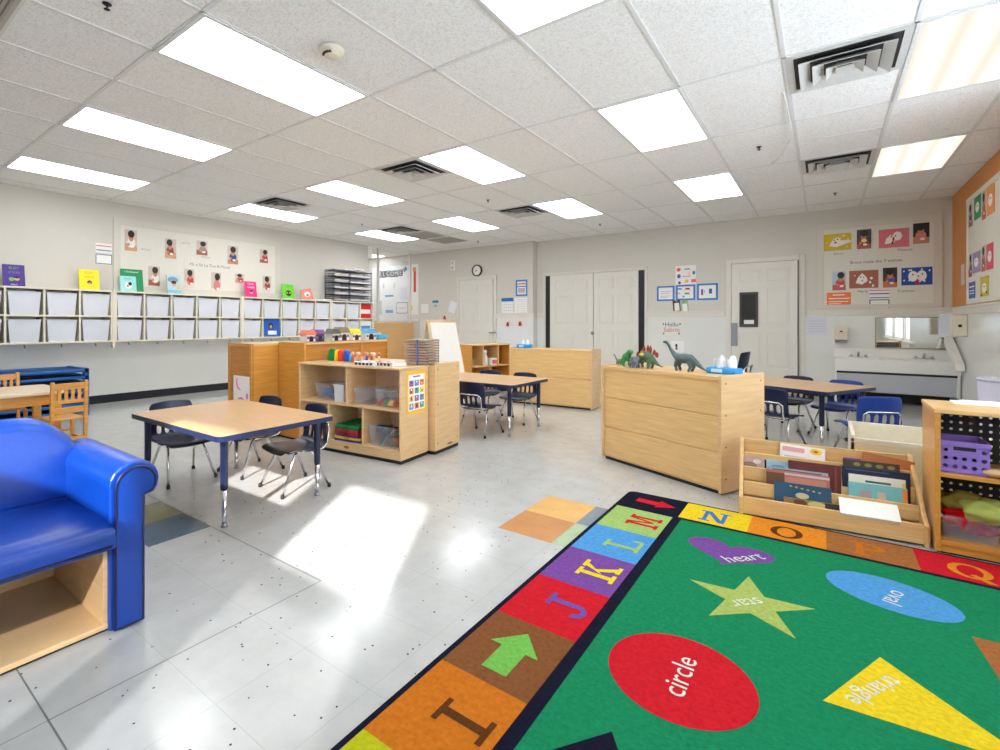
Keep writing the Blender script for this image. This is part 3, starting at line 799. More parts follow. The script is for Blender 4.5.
m = MB(); m.box((-.30, -.66, .38), (.30, -.64, .47)).box((-.30, .62, .38), (.30, .64, .47)).box((-.31, -.66, .38), (-.29, .64, .47)).box((.29, -.66, .38), (.31, .64, .47)).build('apron', M_CHAIRW, t)
for sx in (-1, 1):
    for sy in (-1, 1): MB().box((sx * .30 - .03, sy * .63 - .03, 0), (sx * .30 + .03, sy * .63 + .03, .47)).build('leg', M_CHAIRW, t, bevel=.005)
c0 = None; NC = 7
for k in range(NC):
    if c0 is None:
        c0 = o = thing('stacking_cot', '', 'cot')
        MB().box((-.29, -.62, .052), (.29, .62, .060)).build('fabric', M_COTD, o)
        m = MB()
        for sx in (-1, 1): m.tube([(sx * .30, -.64, .056), (sx * .30, .64, .056)], .018, 8)
        m.build('rail', M_COT, o)
        for sy in (-1, 1):
            MB().box((-.32, sy * .655 - .022, .026), (.32, sy * .655 + .022, .079)).box((-.32, sy * .655 - .025, 0), (-.25, sy * .655 + .025, .079)).box((.25, sy * .655 - .025, 0), (.32, sy * .655 + .025, .079)).build('end_frame', M_COT, o, bevel=.006)
    else: o = copy_tree(c0)
    o.location = (-7.16, 1.37, k * .079)
    q = 'topmost' if k == NC - 1 else ('bottom' if k == 0 else ORD[NC - 1 - k] + ' from the top')
    tag(o, 'blue stacking cot, %s of the stack by the left wall' % q, 'cot', 'stacked blue cots')

# ================================================================== CABINETS
def cabinet_back(name, label, p0, ang, w, d, h, boards, mside=M_BEECH):
    """low unit seen from its board-clad back; origin at the front left corner of the visible face"""
    o = thing(name, label, 'cabinet', (p0[0], p0[1], 0), ang)
    MB().box((0, 0, .012), (.022, d, h)).build('side_panel', mside, o, bevel=.004)
    MB().box((w - .022, 0, .012), (w, d, h)).build('side_panel', mside, o, bevel=.004)
    MB().box((.022, .012, h - .028), (w - .022, d, h - .010)).build('top', M_MAPLE, o, bevel=.003)
    hh = (h - .03 - .03) / boards
    for k in range(boards):
        MB().box((.022, .014 + .0, .03 + k * hh + .004), (w - .022, .03, .03 + (k + 1) * hh - .004)).build('back_board', M_MAPLEH, o, bevel=.005)
    m = MB()
    for k in range(boards + 1): m.box((.022, .006 if k == boards else .022, .03 + k * hh - .006), (w - .022, .035, .03 + k * hh + .006))
    m.build('rail', M_MAPLE, o)
    MB().box((.02, .03, 0), (w - .02, d - .02, .03)).build('toe_kick', M_BLACK, o)
    s = MB()
    for z in (.08, h * .35, h * .62, h - .06):
        for y in (.05, d - .05): s.lathe([(.006, 0), (.006, .0012)], 8, (0, 0, 0))
    return o
CA = math.atan2(3.481 - 3.89, -.507 + 1.419)
CW = math.hypot(3.481 - 3.89, -.507 + 1.419)
cabC = cabinet_back('storage_cabinet', 'large maple cabinet with three-board back, toy dinosaurs on its top', (-1.419, 3.89), CA, CW, .47, .752, 3)
m = MB()
for z in (.10, .30, .50, .70):
    for y in (.045, .425): m.prism([(y + .006 * math.cos(a * PI / 4), z + .006 * math.sin(a * PI / 4)) for a in range(8)], 'x', CW, CW + .0012)
m.build('screw_cap', plain(120, 84, 50), cabC)
cabD = cabinet_back('storage_cabinet', 'plain maple cabinet with two-board back before the double doors', (-3.41, 5.86), math.radians(3), 1.14, .37, .752, 2)

def open_shelf(name, label, p0, ang, w, d, h, build):
    o = thing(name, label, 'shelf unit', (p0[0], p0[1], 0), ang)
    build(o, w, d, h); return o
T = .018
# --- unit with toy compartments (front faces the sunlit table)
S1A = math.radians(5.2); S1W = 1.13; S1D = .37; S1H = .738; S1O = (-3.677, 2.66); S1K = 1.124
def s1(o, w, d, h):
    MB().box((0, 0, .03), (T, d, h - .018)).build('side_panel', M_BEECH, o, bevel=.003)
    MB().box((w - T, 0, .03), (w, d, h - .018)).build('side_panel', M_BEECH, o, bevel=.003)
    MB().box((-.004, -.004, h - .018), (w + .004, d, h)).build('top', M_BEECH, o, bevel=.004)
    MB().box((T, .002, .085), (w - T, d - .008, .103)).build('bottom_shelf', M_BEECH, o)
    MB().box((T, .004, .40), (w - T, d - .008, .418)).build('shelf', M_BEECH, o)
    MB().box((T, d - .010, .03), (w - T, d, h - .018)).build('back_panel', pbr('back_sheet', rgb(222, 190, 160), .18, var=.06, scale=3), o)
    MB().box((.50 * w - .01, .006, .418), (.50 * w + .01, d - .01, h - .018)).build('divider', M_BEECH, o)
    for q in (.315, .655): MB().box((q * w - .009, .006, .103), (q * w + .009, d - .01, .40)).build('divider', M_BEECH, o)
    MB().box((T, .006, .03), (w - T, .02, .085)).build('front_rail', M_BEECH, o)
    MB().box((.01, .02, 0), (w - .01, d - .01, .03)).build('toe_kick', M_BLACK, o)
    MB().prism([(.50 * w + .030 * math.cos(a * PI / 8), .062 + .011 * math.sin(a * PI / 8)) for a in range(16)], 'y', .0045, .006).build('badge', plain(150, 100, 56), o)
S1 = open_shelf('toy_shelf', 'open beech toy shelf with colourful trays, between the sunlit and middle tables', S1O, S1A, S1W, S1D, S1H, s1)
def S1P(x, y, z=0):
    c, s_ = math.cos(S1A), math.sin(S1A)
    x *= S1K
    return Vector((S1O[0] + x * c - y * s_, S1O[1] + x * s_ + y * c, z))
# --- its neighbour, back to back
def s2(o, w, d, h):
    MB().box((0, 0, .03), (T, d, h - .0)).build('side_panel', M_BEECH, o, bevel=.003)
    MB().box((w - T, 0, .03), (w, d, h - .0)).build('side_panel', M_BEECH, o, bevel=.003)
    MB().box((T, 0, h - .03), (w - T, d, h - .012)).build('top', M_BEECH, o)
    MB().box((T, 0, .08), (w - T, d, .098)).box((T, .01, .40), (w - T, d - .01, .418)).build('shelf', M_BEECH, o)
    MB().box((T, 0, .03), (w - T, .012, h - .03)).build('back_panel', M_BEECH, o)
    MB().box((.01, .01, 0), (w - .01, d - .01, .03)).build('toe_kick', M_BLACK, o)
    m = MB()
    for z in (.09, .41, .70):
        for y in (.04, d - .04): m.prism([(y + .006 * math.cos(a * PI / 4), z + .006 * math.sin(a * PI / 4)) for a in range(8)], 'x', w, w + .0012)
    m.build('screw_cap', plain(120, 84, 50), o)
    MB().box((w, d - .20, .05), (w + .0015, d - .13, .062)).build('badge', plain(96, 66, 44), o)
p2 = S1P(0.08, S1D + .012)
S2 = open_shelf('storage_shelf', 'beech shelf unit back to back with the toy shelf, plain end panel showing', (p2.x, p2.y), S1A, S1W - .03, .39, .748, s2)
# --- tall honey units at the left
def tall(label, x0, y0, w, d, h, peg):
    o = thing('tall_cabinet', label, 'cabinet', (x0, y0, 0))
    MB().box((0, 0, .02), (w, .018, h)).build('side_panel', M_PEG if peg else M_PINE, o, bevel=.003)
    MB().box((0, d - .018, .02), (w, d, h)).build('side_panel', M_PINE, o, bevel=.003)
    MB().box((0, .018, h - .02), (w - .0, d - .018, h - .002)).build('top', M_MAPLE, o)
    if peg: MB().box((w - .018, .018, .02), (w, d - .018, h - .02)).build('door', M_PINE, o, bevel=.003)
    else:
        MB().box((w - .03, .018, .02), (w - .018, d - .018, h - .02)).build('back_panel', M_PEG, o)
        MB().box((w - .018, d * .64, .02), (w - .006, d * .64 + .02, h - .02)).build('divider', M_PINE, o)
    MB().box((.018, .018, .05), (w - .03, d - .018, .068)).box((.018, .018, .45), (w - .03, d - .018, .468)).build('shelf', M_PINE, o)
    MB().box((.02, .02, 0), (w - .02, d - .02, .02)).build('toe_kick', M_BLACK, o)
    if peg: # framed end panel
        MB().box((0, -.006, .02), (.03, 0, h)).box((w - .03, -.006, .02), (w, 0, h)).box((.03, -.006, h - .03), (w - .03, 0, h)).build('frame', M_PINE, o)
    return o
tall('honey-coloured tall cabinet with a framed end panel and a flamingo print leaning on it', -4.54, 2.49, .40, .62, .893, True)
tall('honey-coloured tall cabinet with toy houses along its top', -4.13, 2.76, .40, 1.08, .905, False)
p = thing('leaning_print', 'white sheet with pink flamingo-like shapes against the framed cabinet end', 'picture', (-4.29, 2.4835, .29), 0)
MB().box((-.145, -.004, 0), (.125, 0, .30)).build('sheet', M_PAPER, p)
PNK = plain(236, 130, 170)
m = MB().tube([(-.07, -.005, .28), (-.085, -.005, .24), (-.06, -.005, .19), (-.02, -.005, .17)], [.008, .01, .011, .006], 6)
m.prism([(-.09 + .16 * 0 + .08 + .07 * math.cos(a * PI / 8), .05 + .055 * math.sin(a * PI / 8)) for a in range(16)], 'y', -.0055, -.004)
m.prism([(.09 + .02 * math.cos(a * PI / 5), .12 + .03 * math.sin(a * PI / 5)) for a in range(10)], 'y', -.0055, -.004)
m.build('flamingo', PNK, p)
# --- far cubby shelf E by the door
def s3(o, w, d, h):
    # local: open face towards -y
    MB().box((0, 0, .02), (T, d, h)).build('side_panel', M_PINE, o, bevel=.003)
    MB().box((w - T, 0, .02), (w, d, h)).build('side_panel', M_PINE, o, bevel=.003)
    MB().box((T, 0, h - T), (w - T, d, h)).build('top', M_MAPLE, o)
    MB().box((T, 0, .06), (w - T, d, .078)).box((T, 0, .41), (w - T, d, .428)).build('shelf', M_MAPLE, o)
    MB().box((T, d - .012, .02), (w - T, d, h - T)).build('back_panel', M_PEG, o)
    for q in (.30, .70): MB().box((q * w - .009, .004, .428), (q * w + .009, d - .012, h - T)).build('divider', M_MAPLE, o)
    MB().box((.5 * w - .009, .004, .078), (.5 * w + .009, d - .012, .41)).build('divider', M_MAPLE, o)
    MB().box((.01, .02, 0), (w - .01, d - .01, .06)).build('toe_kick', M_BLACK, o)
E0 = (-4.20, 6.10); EA = math.radians(76)
open_shelf('cubby_shelf', 'small honey wood cubby shelf holding white bottles, beyond the middle table', E0, EA, .82, .36, .755, s3)
def EP(x, y, z):
    a = R2((x, y), EA); return Vector((E0[0] + a[0], E0[1] + a[1], z))
o = thing('spray_bottle', 'tall white bottle on the cubby shelf by the far door', 'bottle', EP(.345, .07, .428))
MB().lathe([(.040, 0), (.042, .01), (.042, .12), (.022, .16), (.02, .18)], 16).build('body', M_WHITE, o)
MB().lathe([(.023, .18), (.023, .205), (.014, .215)], 12).box((-.012, -.06, .205), (.012, .03, .235)).build('cap', M_WHITE, o)
o = thing('wipes_box', 'white box with a pink label on the cubby shelf by the far door', 'box', EP(.50, .08, .428), EA)
MB().box((-.075, -.05, 0), (.075, .05, .105)).build('box', M_WHITE, o, bevel=.006)
MB().box((-.04, -.0515, .02), (.06, -.05, .08)).build('label', plain(226, 90, 130), o)
o = thing('glass_jar', 'clear jar at the left end of the cubby shelf by the far door', 'jar', EP(.10, .08, .428))
MB().lathe([(.03, 0), (.036, .01), (.036, .085), (.028, .1)], 14).build('jar', M_CLEAR, o)
MB().lathe([(.03, .1), (.03, .12)], 14).build('lid', plain(120, 160, 90), o)
# ================================================================== WALL CUBBIES AND BINS
def build_cubbies():
    X0, X1, Z0, Z1 = XL, -7.45, .832, 1.512
    units = [(0.70, 2.492, 5), (2.520, 4.306, 5), (4.326, 6.120, 5), (6.142, 7.235, 3)]
    unames = ['leftmost cubby unit', 'second cubby unit', 'third cubby unit', 'rightmost cubby unit']
    zm = (Z0 + Z1) / 2; tk = .022
    b0 = None
    contents = []
    for k, (a, b, n) in enumerate(units):
        o = thing('cubby_unit', 'white wall-mounted cubby unit with two rows of bins, %s' % ['leftmost of four', 'second of four from left', 'third of four from left', 'rightmost of four'][k], 'cubby', (X0, a, 0), 0, 'wall cubbies')
        L = b - a; D = X1 - X0
        MB().box((0, 0, Z1 - tk), (D, L, Z1)).build('top', M_CREAM, o, bevel=.002)
        MB().box((0, 0, Z0), (D, L, Z0 + tk)).build('bottom', M_CREAM, o, bevel=.002)
        MB().box((0, tk, zm - tk / 2), (D - .004, L - tk, zm + tk / 2)).build('shelf', M_CREAM, o)
        MB().box((0, 0, Z0 + tk), (.008, L, Z1 - tk)).build('back_panel', M_CREAM, o)
        for s_ in (0, 1): MB().box((0, s_ * (L - tk), Z0 + tk), (D, s_ * (L - tk) + tk, Z1 - tk)).build('side_panel', M_CREAM, o)
        if k < 3: MB().box((D - .03, L - .002, Z0 - .07), (D + .006, L + .026, Z1 + .01)).build('end_post', M_CREAM, o, bevel=.002)
        for c in range(1, n):
            y = L * c / n
            MB().box((0, y - tk / 2, Z0 + tk), (D - .003, y + tk / 2, Z1 - tk)).build('divider', M_CREAM, o)
        for c in range(n):
            y = L * (c + .5) / n
            if a + y < 1.3: continue
            MB().tube([(D - .05, y, Z0), (D - .05, y, Z0 - .03), (D - .03, y, Z0 - .045), (D - .012, y, Z0 - .03)], .006, 6).build('coat_hook', M_STEEL, o)
        for c in range(n):
            yc = a + L * (c + .5) / n; cw = L / n - tk
            for r in (0, 1):
                zb = (zm + tk / 2) if r else (Z0 + tk)
                if yc + cw / 2 < 1.37: continue
                if (k, c, r) in ((2, 1, 0), (3, 2, 1), (3, 2, 0)): continue
                if b0 is None:
                    b0 = q = thing('storage_bin', '', 'bin')
                    m = MB(); ht, wb, wt, db, dt, t = .265, .132, .152, .13, .14, .003
                    def ring(w, d, z): return [(-d, -w, z), (d, -w, z), (d, w, z), (-d, w, z)]
                    vs = ring(wb, db, 0) + ring(wt, dt, ht) + ring(wt - t, dt - t, ht) + ring(wb - t, db - t, t)
                    fs = [(3, 2, 1, 0)] + [(i + 4 * l, (i + 1) % 4 + 4 * l, (i + 1) % 4 + 4 * l + 4, i + 4 * l + 4) for l in range(3) for i in range(4)] + [(12, 13, 14, 15)]
                    m.add(vs, fs); m.build('tub', M_BIN, q)
                    m = MB(); R_ = rrect(-dt - .006, -wt - .006, dt + .006, wt + .006, .02); Q_ = rrect(-dt + .006, -wt + .006, dt - .006, wt - .006, .014)
                    n_ = len(R_); vs = [(p[0], p[1], ht - .006) for p in R_] + [(p[0], p[1], ht + .006) for p in R_] + [(p[0], p[1], ht + .006) for p in Q_] + [(p[0], p[1], ht - .006) for p in Q_]
                    m.add(vs, [(i + l * n_, (i + 1) % n_ + l * n_, (i + 1) % n_ + ((l + 1) % 4) * n_, i + ((l + 1) % 4) * n_) for l in range(4) for i in range(n_)])
                    m.build('rim', M_BIN, q)
                else: q = copy_tree(b0)
                q.location = (X1 - .16, yc, zb + .001)
                tag(q, 'frosted plastic bin, %s from left in the %s row of the %s' % (ORD[c], 'upper' if r else 'lower', unames[k]), 'bin', 'cubby bins')
                contents.append((k, c, r, yc, zb))
    # clothes that show through some of the bins
    cl = {(0, 2, 1): ('pink and turquoise', (226, 150, 170)), (1, 0, 0): ('salmon pink', (236, 150, 140)), (2, 2, 0): ('dusty pink', (222, 176, 184)), (1, 1, 0): ('slate blue', (130, 146, 180)), (0, 3, 0): ('pale grey', (170, 176, 196)), (1, 2, 0): ('grey', (160, 166, 184)), (0, 4, 0): ('cream', (214, 204, 186)), (0, 2, 0): ('pale grey', (196, 192, 190)), (2, 0, 0): ('lilac', (190, 182, 206))}
    for k, c, r, yc, zb in contents:
        if (k, c, r) not in cl: continue
        nm, co = cl[(k, c, r)]
        m = MB(); rnd = random.Random(k * 10 + c)
        for _ in range(4):
            m.ball((rnd.uniform(-.03, .05), rnd.uniform(-.05, .05), .075), rnd.uniform(.06, .075), 0, 10, 6, (1, 1.0, .9))
        q = m.build('folded_clothes', plain(*co, .9), None, (X1 - .16, yc, zb + .006))
        tag(q, '%s clothes showing through a bin, %s column, %s row, %s' % (nm, ORD[c], 'upper' if r else 'lower', unames[k]), 'clothes', 'clothes in the bins')
    return X1
CX1 = build_cubbies()
# ================================================================== FLAT THINGS ON THE WALLS
PL = {'B': ('y', YB - .008), 'BH': ('y', YB), 'BL': ('y', YBL - .001), 'BA': ('y', YBL - .001), 'L': ('x', XL + .002), 'R': ('x', XR - .013)}
def wall_ab(pl, px, py):
    ax, v = PL[pl]
    if ax == 'y': p = aty(px, py, v); return p.x, p.z
    p = atx(px, py, v); return p.y, p.z
def wall_pt(pl, a, b, t):
    ax, v = PL[pl]
    if ax == 'y': return (a, v - t, b)
    return (v + t, a, b) if pl == 'L' else (v - t, a, b)
def wall_rect(pl, x0, y0, x1, y1):
    xc, yc = (x0 + x1) / 2, (y0 + y1) / 2
    return wall_ab(pl, x0, yc)[0], wall_ab(pl, xc, y1)[1], wall_ab(pl, x1, yc)[0], wall_ab(pl, xc, y0)[1]
def ell(cu, cv, ru, rv, n=14): return [(cu + ru * math.cos(2 * PI * k / n), cv + rv * math.sin(2 * PI * k / n)) for k in range(n)]
def rc(u0, v0, u1, v1): return [(u0, v0), (u1, v0), (u1, v1), (u0, v1)]
def sheet(name, label, cat, pl, px, base, decor=(), group=None, t0=.0, th=.002, frame=None, fw=.06, skew=0.0):
    a0, b0, a1, b1 = wall_rect(pl, *px)
    m = MB(); mats = [base]
    def mi(c):
        if c not in mats: mats.append(c)
        return mats.index(c)
    def P(u, v, t):
        uu, vv = u - .5, v - .5; w, h = a1 - a0, b1 - b0
        x, y = uu * w, vv * h
        if skew: x, y = R2((x, y), skew if w > 0 else -skew)
        return wall_pt(pl, (a0 + a1) / 2 + x, (b0 + b1) / 2 + y, t0 + t)
    vs = [P(u, v, t) for t in (.0005, th) for u, v in ((0, 0), (1, 0), (1, 1), (0, 1))]
    m.add(vs, [(0, 1, 2, 3), (4, 5, 6, 7), (0, 1, 5, 4), (1, 2, 6, 5), (2, 3, 7, 6), (3, 0, 4, 7)], 0)
    lay = th
    if frame:
        w, h = abs(a1 - a0), abs(b1 - b0); fu, fv = fw * min(w, h) / w, fw * min(w, h) / h
        for q in (rc(0, 0, 1, fv), rc(0, 1 - fv, 1, 1), rc(0, fv, fu, 1 - fv), rc(1 - fu, fv, 1, 1 - fv)):
            m.flat([P(u, v, th + .0008) for u, v in q], mi(frame))
    for k, d in enumerate(decor):
        c = mi(d[0]); lay = th + .0010 + .0004 * k
        if d[1] == 'T':
            _, _, txt, cu, cv, sz = d
            h = abs(b1 - b0); w = a1 - a0
            vs, fs = text_faces(txt, sz * h)
            m.add([P(cu + x / w * (1 if pl != 'R' else 1) * (1 if w > 0 else -1) * (1 if w > 0 else 1), cv + y / (b1 - b0), lay) for x, y in vs], fs, c)
        else: m.flat([P(u, v, lay) for u, v in d[1]], c)
    o = m.build(name, mats, recalc=False)
    # put the origin on the thing
    c = sum((v.co for v in o.data.vertices), Vector()) / len(o.data.vertices)
    for v in o.data.vertices: v.co -= c
    o.location = c
    return tag(o, label, cat, group)
C = plain
HAIR, SKIN, SHIRT = C(38, 28, 26), C(196, 140, 108), C(190, 60, 70)
def portrait(seed, top=None, mid=None, low=None):
    r = random.Random(seed)
    shirts = [C(200, 60, 66), C(232, 228, 222), C(60, 84, 150), C(150, 70, 50), C(226, 130, 140)]
    tables = [C(196, 130, 90), C(214, 160, 120), C(170, 90, 66), C(224, 214, 204)]
    sh = mid or r.choice(shirts); tb = low or r.choice(tables)
    hx = r.uniform(.38, .62)
    return [(top or C(206, 190, 176), rc(0, 0, 1, 1)), (tb, [(0, 0), (1, 0), (1, r.uniform(.22, .36)), (0, r.uniform(.22, .36))]), (sh, ell(hx, .38, .34, .24)), (SKIN, ell(hx, .62, .2, .17)), (HAIR, ell(hx + r.uniform(-.06, .06), .80, .27, .17)),
            (SKIN, ell(hx - .22, .3, .11, .07)), (C(246, 240, 232), ell(hx + .1, .22, .16, .06)), (HAIR, ell(hx - .06, .63, .02, .018)), (HAIR, ell(hx + .07, .63, .02, .018))]
def wall_things():
    # ---------------- left bulletin board
    BD = C(226, 222, 210)
    a0, a1 = 2.60, 5.22
    o = thing('bulletin_board', 'long cream bulletin board of small photos on the left wall', 'bulletin board', (XL, (a0 + a1) / 2, 2.02))
    L = (a1 - a0) / 2
    MB().box((.0, -L, -.50), (.012, L, .52)).build('panel', BD, o)
    m = MB(); w = .09
    for q in ((-L, -.50, L, -.50 + w), (-L, .52 - w, L, .52), (-L, -.5 + w, -L + w, .52 - w), (L - w, -.5 + w, L, .52 - w)): m.box((.010, q[0], q[1]), (.018, q[2], q[3]))
    m.build('border', C(216, 211, 198), o, bevel=.002)
    PL['LB'] = ('x', XL + .012); 
    G = 'photos on the left bulletin board'
    def lp(x0, y0, x1, y1): return (90 + x0 * .21, 210 + y0 * .21, 90 + x1 * .21, 210 + y1 * .21)
    ups = [(163, 95, 222, 195), (355, 138, 408, 230), (505, 148, 557, 215), (653, 172, 703, 258), (806, 188, 845, 252)]
    lows = [(276, 268, 330, 360), (447, 282, 495, 370), (575, 298, 622, 398), (689, 303, 731, 348), (820, 314, 860, 392)]
    shirts = [('white', C(236, 232, 228)), ('brown', C(150, 76, 56)), ('grey', C(150, 140, 140)), ('navy', C(48, 62, 128)), ('red', C(190, 50, 70))]
    for k, (b, (cn, cm)) in enumerate(zip(ups, shirts)):
        sheet('photo_print', 'photo of a child in %s top, %s from left, upper row, left board' % (cn, ORD[k]), 'photo', 'L', lp(*b), M_PAPER, portrait(k + 3, mid=cm), G, t0=.012)
    shirts = [('white', C(236, 232, 228)), ('bright red', C(214, 50, 50)), ('pink', C(220, 120, 130)), ('crimson', C(190, 40, 70)), ('dark red', C(150, 50, 50))]
    for k, (b, (cn, cm)) in enumerate(zip(lows, shirts)):
        sheet('photo_print', 'photo of a child in %s top, %s from left, lower row, left board' % (cn, ORD[k]), 'photo', 'L', lp(*b), M_PAPER, portrait(k + 23, mid=cm), G, t0=.012)
    GREY = C(120, 116, 112)
    sheet('board_title', 'strip of small dark lettering across the middle of the left board', 'lettering', 'L', (184, 261.8, 234, 270), BD, [(GREY, 'T', 'Hi, a So La Tou & More!', .5, .5, .5)], t0=.0115, skew=0)
    sheet('name_strip', 'faint handwritten name under the first upper photo on the left board', 'note', 'L', (139, 247, 152, 252), BD, [(C(150, 160, 190), 'T', 'Ashton', .5, .5, .6)], 'handwritten names on the left board', t0=.0115)
    sheet('name_strip', 'faint handwritten name beside the second upper photo on the left board', 'note', 'L', (179, 240, 192, 246), BD, [(C(170, 172, 184), 'T', 'James', .5, .5, .6)], 'handwritten names on the left board', t0=.0115)
    sheet('name_strip', 'faint handwritten name under the third upper photo on the left board', 'note', 'L', (197, 254.5, 213, 260), BD, [(C(160, 162, 164), 'T', 'Ashlee', .5, .5, .6)], 'handwritten names on the left board', t0=.0115)
    sheet('standards_card', 'small white card with red and blue lines, left of the left board', 'card', 'L', (95.5, 243.5, 112, 253), M_PAPER, [(C(214, 110, 120), rc(.04, .68, .96, .78)), (C(80, 96, 160), rc(.04, .22, .96, .32))], 'cards beside the left board')
    sheet('blank_card', 'small blank white card with a dark outline, left of the left board', 'card', 'L', (95.5, 254.5, 112, 264), M_PAPER, [], 'cards beside the left board', frame=C(90, 100, 130), fw=.07)
    # ---------------- right bulletin board on the back wall
    a0, a1, z0, z1 = -.085, 1.245, 1.30, 2.53
    o = thing('bulletin_board', 'square cream bulletin board of craft pictures above the sink', 'bulletin board', ((a0 + a1) / 2, YB, (z0 + z1) / 2))
    L, Hh = (a1 - a0) / 2, (z1 - z0) / 2
    MB().box((-L, -.012, -Hh), (L, 0, Hh)).build('panel', BD, o)
    m = MB(); w = .085
    for q in ((-L, -Hh, L, -Hh + .05), (-L, Hh - w, L, Hh), (-L, -Hh + .05, -L + w, Hh - w), (L - w, -Hh + .05, L, Hh - w)): m.box((q[0], -.019, q[1]), (q[2], -.010, q[3]))
    m.build('border', C(216, 210, 196), o, bevel=.002)
    def rp(x0, y0, x1, y1): return (810 + x0 * .14, 210 + y0 * .14, 810 + x1 * .14, 210 + y1 * .14)
    W_, BK, RD = C(246, 242, 236), C(36, 30, 30), C(200, 40, 50)
    G = 'craft pictures on the board above the sink'; GP = 'photos on the board above the sink'
    rnd = random.Random(5)
    def specks(n): return [(W_, ell(rnd.uniform(.08, .92), rnd.uniform(.1, .9), .03, .05, 8)) for _ in range(n)]
    sheet('craft_picture', 'mustard yellow craft picture with white paint, upper left on the board above the sink', 'picture', 'BH', rp(98, 170, 296, 290), C(220, 190, 40), [(W_, [(.2, .3), (.45, .2), (.98, .45), (.98, .55), (.6, .6), (.55, .8), (.35, .7)]), (BK, ell(.38, .62, .025, .04)), (BK, ell(.5, .66, .025, .04)), (RD, ell(.43, .48, .05, .06))] + specks(8), G, t0=.012)
    sheet('photo_print', 'photo of a child at a yellow plate, upper row on the board above the sink', 'photo', 'BH', rp(334, 140, 437, 278), M_PAPER, portrait(41, mid=C(150, 60, 44), low=C(176, 100, 80), top=C(60, 66, 74)) + [(C(250, 226, 130), ell(.5, .42, .2, .09))], GP, t0=.012)
    sheet('craft_picture', 'pink craft picture with a white animal shape, upper row on the board above the sink', 'picture', 'BH', rp(490, 135, 708, 268), C(222, 118, 128), [(W_, ell(.62, .6, .15, .24)), (W_, [(.2, .2), (.5, .25), (.62, .5), (.4, .7), (.25, .5)]), (BK, ell(.42, .6, .025, .04)), (BK, ell(.55, .62, .025, .04)), (RD, ell(.49, .45, .04, .12)), (BK, ell(.46, .26, .035, .09))], G, t0=.012)
    sheet('photo_print', 'photo of a child with dark hair, upper right on the board above the sink', 'photo', 'BH', rp(735, 94, 852, 240), M_PAPER, portrait(44, mid=C(226, 130, 120), low=C(196, 140, 100), top=C(40, 32, 34)), GP, t0=.012)
    sheet('photo_print', 'photo of a child in a red top, lower left on the board above the sink', 'photo', 'BH', rp(160, 440, 255, 574), M_PAPER, portrait(46, mid=C(206, 70, 66), low=C(196, 90, 80), top=C(180, 196, 210)), GP, t0=.012)
    sheet('craft_picture', 'brown craft picture with a white cat-like face on the board above the sink', 'picture', 'BH', rp(280, 432, 488, 558), C(170, 100, 76), [(W_, [(.22, .3), (.3, .6), (.45, .85), (.6, .62), (.64, .4), (.45, .2)]), (BK, ell(.40, .62, .02, .04)), (BK, ell(.50, .62, .02, .04)), (RD, ell(.46, .42, .02, .06)), (W_, ell(.76, .55, .05, .08)), (W_, ell(.72, .32, .04, .07)), (W_, ell(.82, .12, .04, .07)), (W_, ell(.2, .72, .02, .04))], G, t0=.012)
    sheet('photo_print', 'photo of a child with a blue plate, lower row on the board above the sink', 'photo', 'BH', rp(520, 412, 622, 554), M_PAPER, portrait(48, mid=C(200, 80, 66), low=C(206, 120, 80), top=C(60, 50, 50)) + [(C(60, 80, 190), ell(.6, .36, .24, .09))], GP, t0=.012)
    sheet('craft_picture', 'royal blue craft picture with two white faces on the board above the sink', 'picture', 'BH', rp(652, 410, 874, 536), C(36, 76, 168), [(W_, ell(.38, .5, .16, .3)), (W_, ell(.66, .52, .16, .3)), (RD, [(.45, .04), (.6, .04), (.56, .3), (.48, .3)]), (BK, ell(.38, .6, .025, .05)), (BK, ell(.55, .5, .025, .05)), (BK, ell(.68, .62, .025, .05))] + specks(12), G, t0=.012)
    sheet('orange_notice', 'orange notice with white lines, lower left on the board above the sink', 'notice', 'BH', rp(120, 590, 292, 694), C(240, 118, 36), [(W_, rc(.25, .80, .75, .88)), (W_, rc(.08, .56, .95, .63)), (W_, rc(.08, .36, .9, .41)), (W_, rc(.08, .22, .6, .26))], t0=.012)
    sheet('standards_card', 'white card with red and blue lines, bottom of the board above the sink', 'card', 'BH', rp(424, 570, 566, 628), M_PAPER, [(C(220, 110, 120), rc(.0, .86, 1, .97)), (C(60, 70, 150), rc(0, .45, 1, .58)), (C(70, 76, 110), rc(0, 0, 1, .08))], 'cards on the board above the sink', t0=.012)
    sheet('blank_card', 'blank white card with a dark outline, bottom of the board above the sink', 'card', 'BH', rp(424, 640, 566, 706), M_PAPER, [], 'cards on the board above the sink', t0=.012, frame=C(70, 76, 110), fw=.08)
    sheet('board_title', 'handwritten dark sentence across the board above the sink', 'lettering', 'BH', rp(275, 335, 670, 400), BD, [(C(70, 64, 70), 'T', 'Bruce made the 7 wolves', .5, .5, .42)], t0=.0115)
    sheet('name_strip', 'handwritten name under the yellow craft picture', 'note', 'BH', rp(160, 300, 245, 326), BD, [(C(120, 130, 170), 'T', 'Aaron', .5, .5, .9)], 'handwritten names on the board above the sink', t0=.0115)
    sheet('name_strip', 'handwritten name under the pink craft picture', 'note', 'BH', rp(632, 270, 722, 298), BD, [(C(100, 100, 106), 'T', 'Thomas', .5, .5, .9)], 'handwritten names on the board above the sink', t0=.0115)
    sheet('name_strip', 'handwritten name under the brown craft picture', 'note', 'BH', rp(336, 568, 416, 596), BD, [(C(100, 100, 106), 'T', 'Maria', .5, .5, .9)], 'handwritten names on the board above the sink', t0=.0115)
    sheet('name_strip', 'handwritten name under the blue craft picture', 'note', 'BH', rp(646, 562, 726, 594), BD, [(C(100, 100, 106), 'T', 'Connor', .5, .5, .9)], 'handwritten names on the board above the sink', t0=.0115)
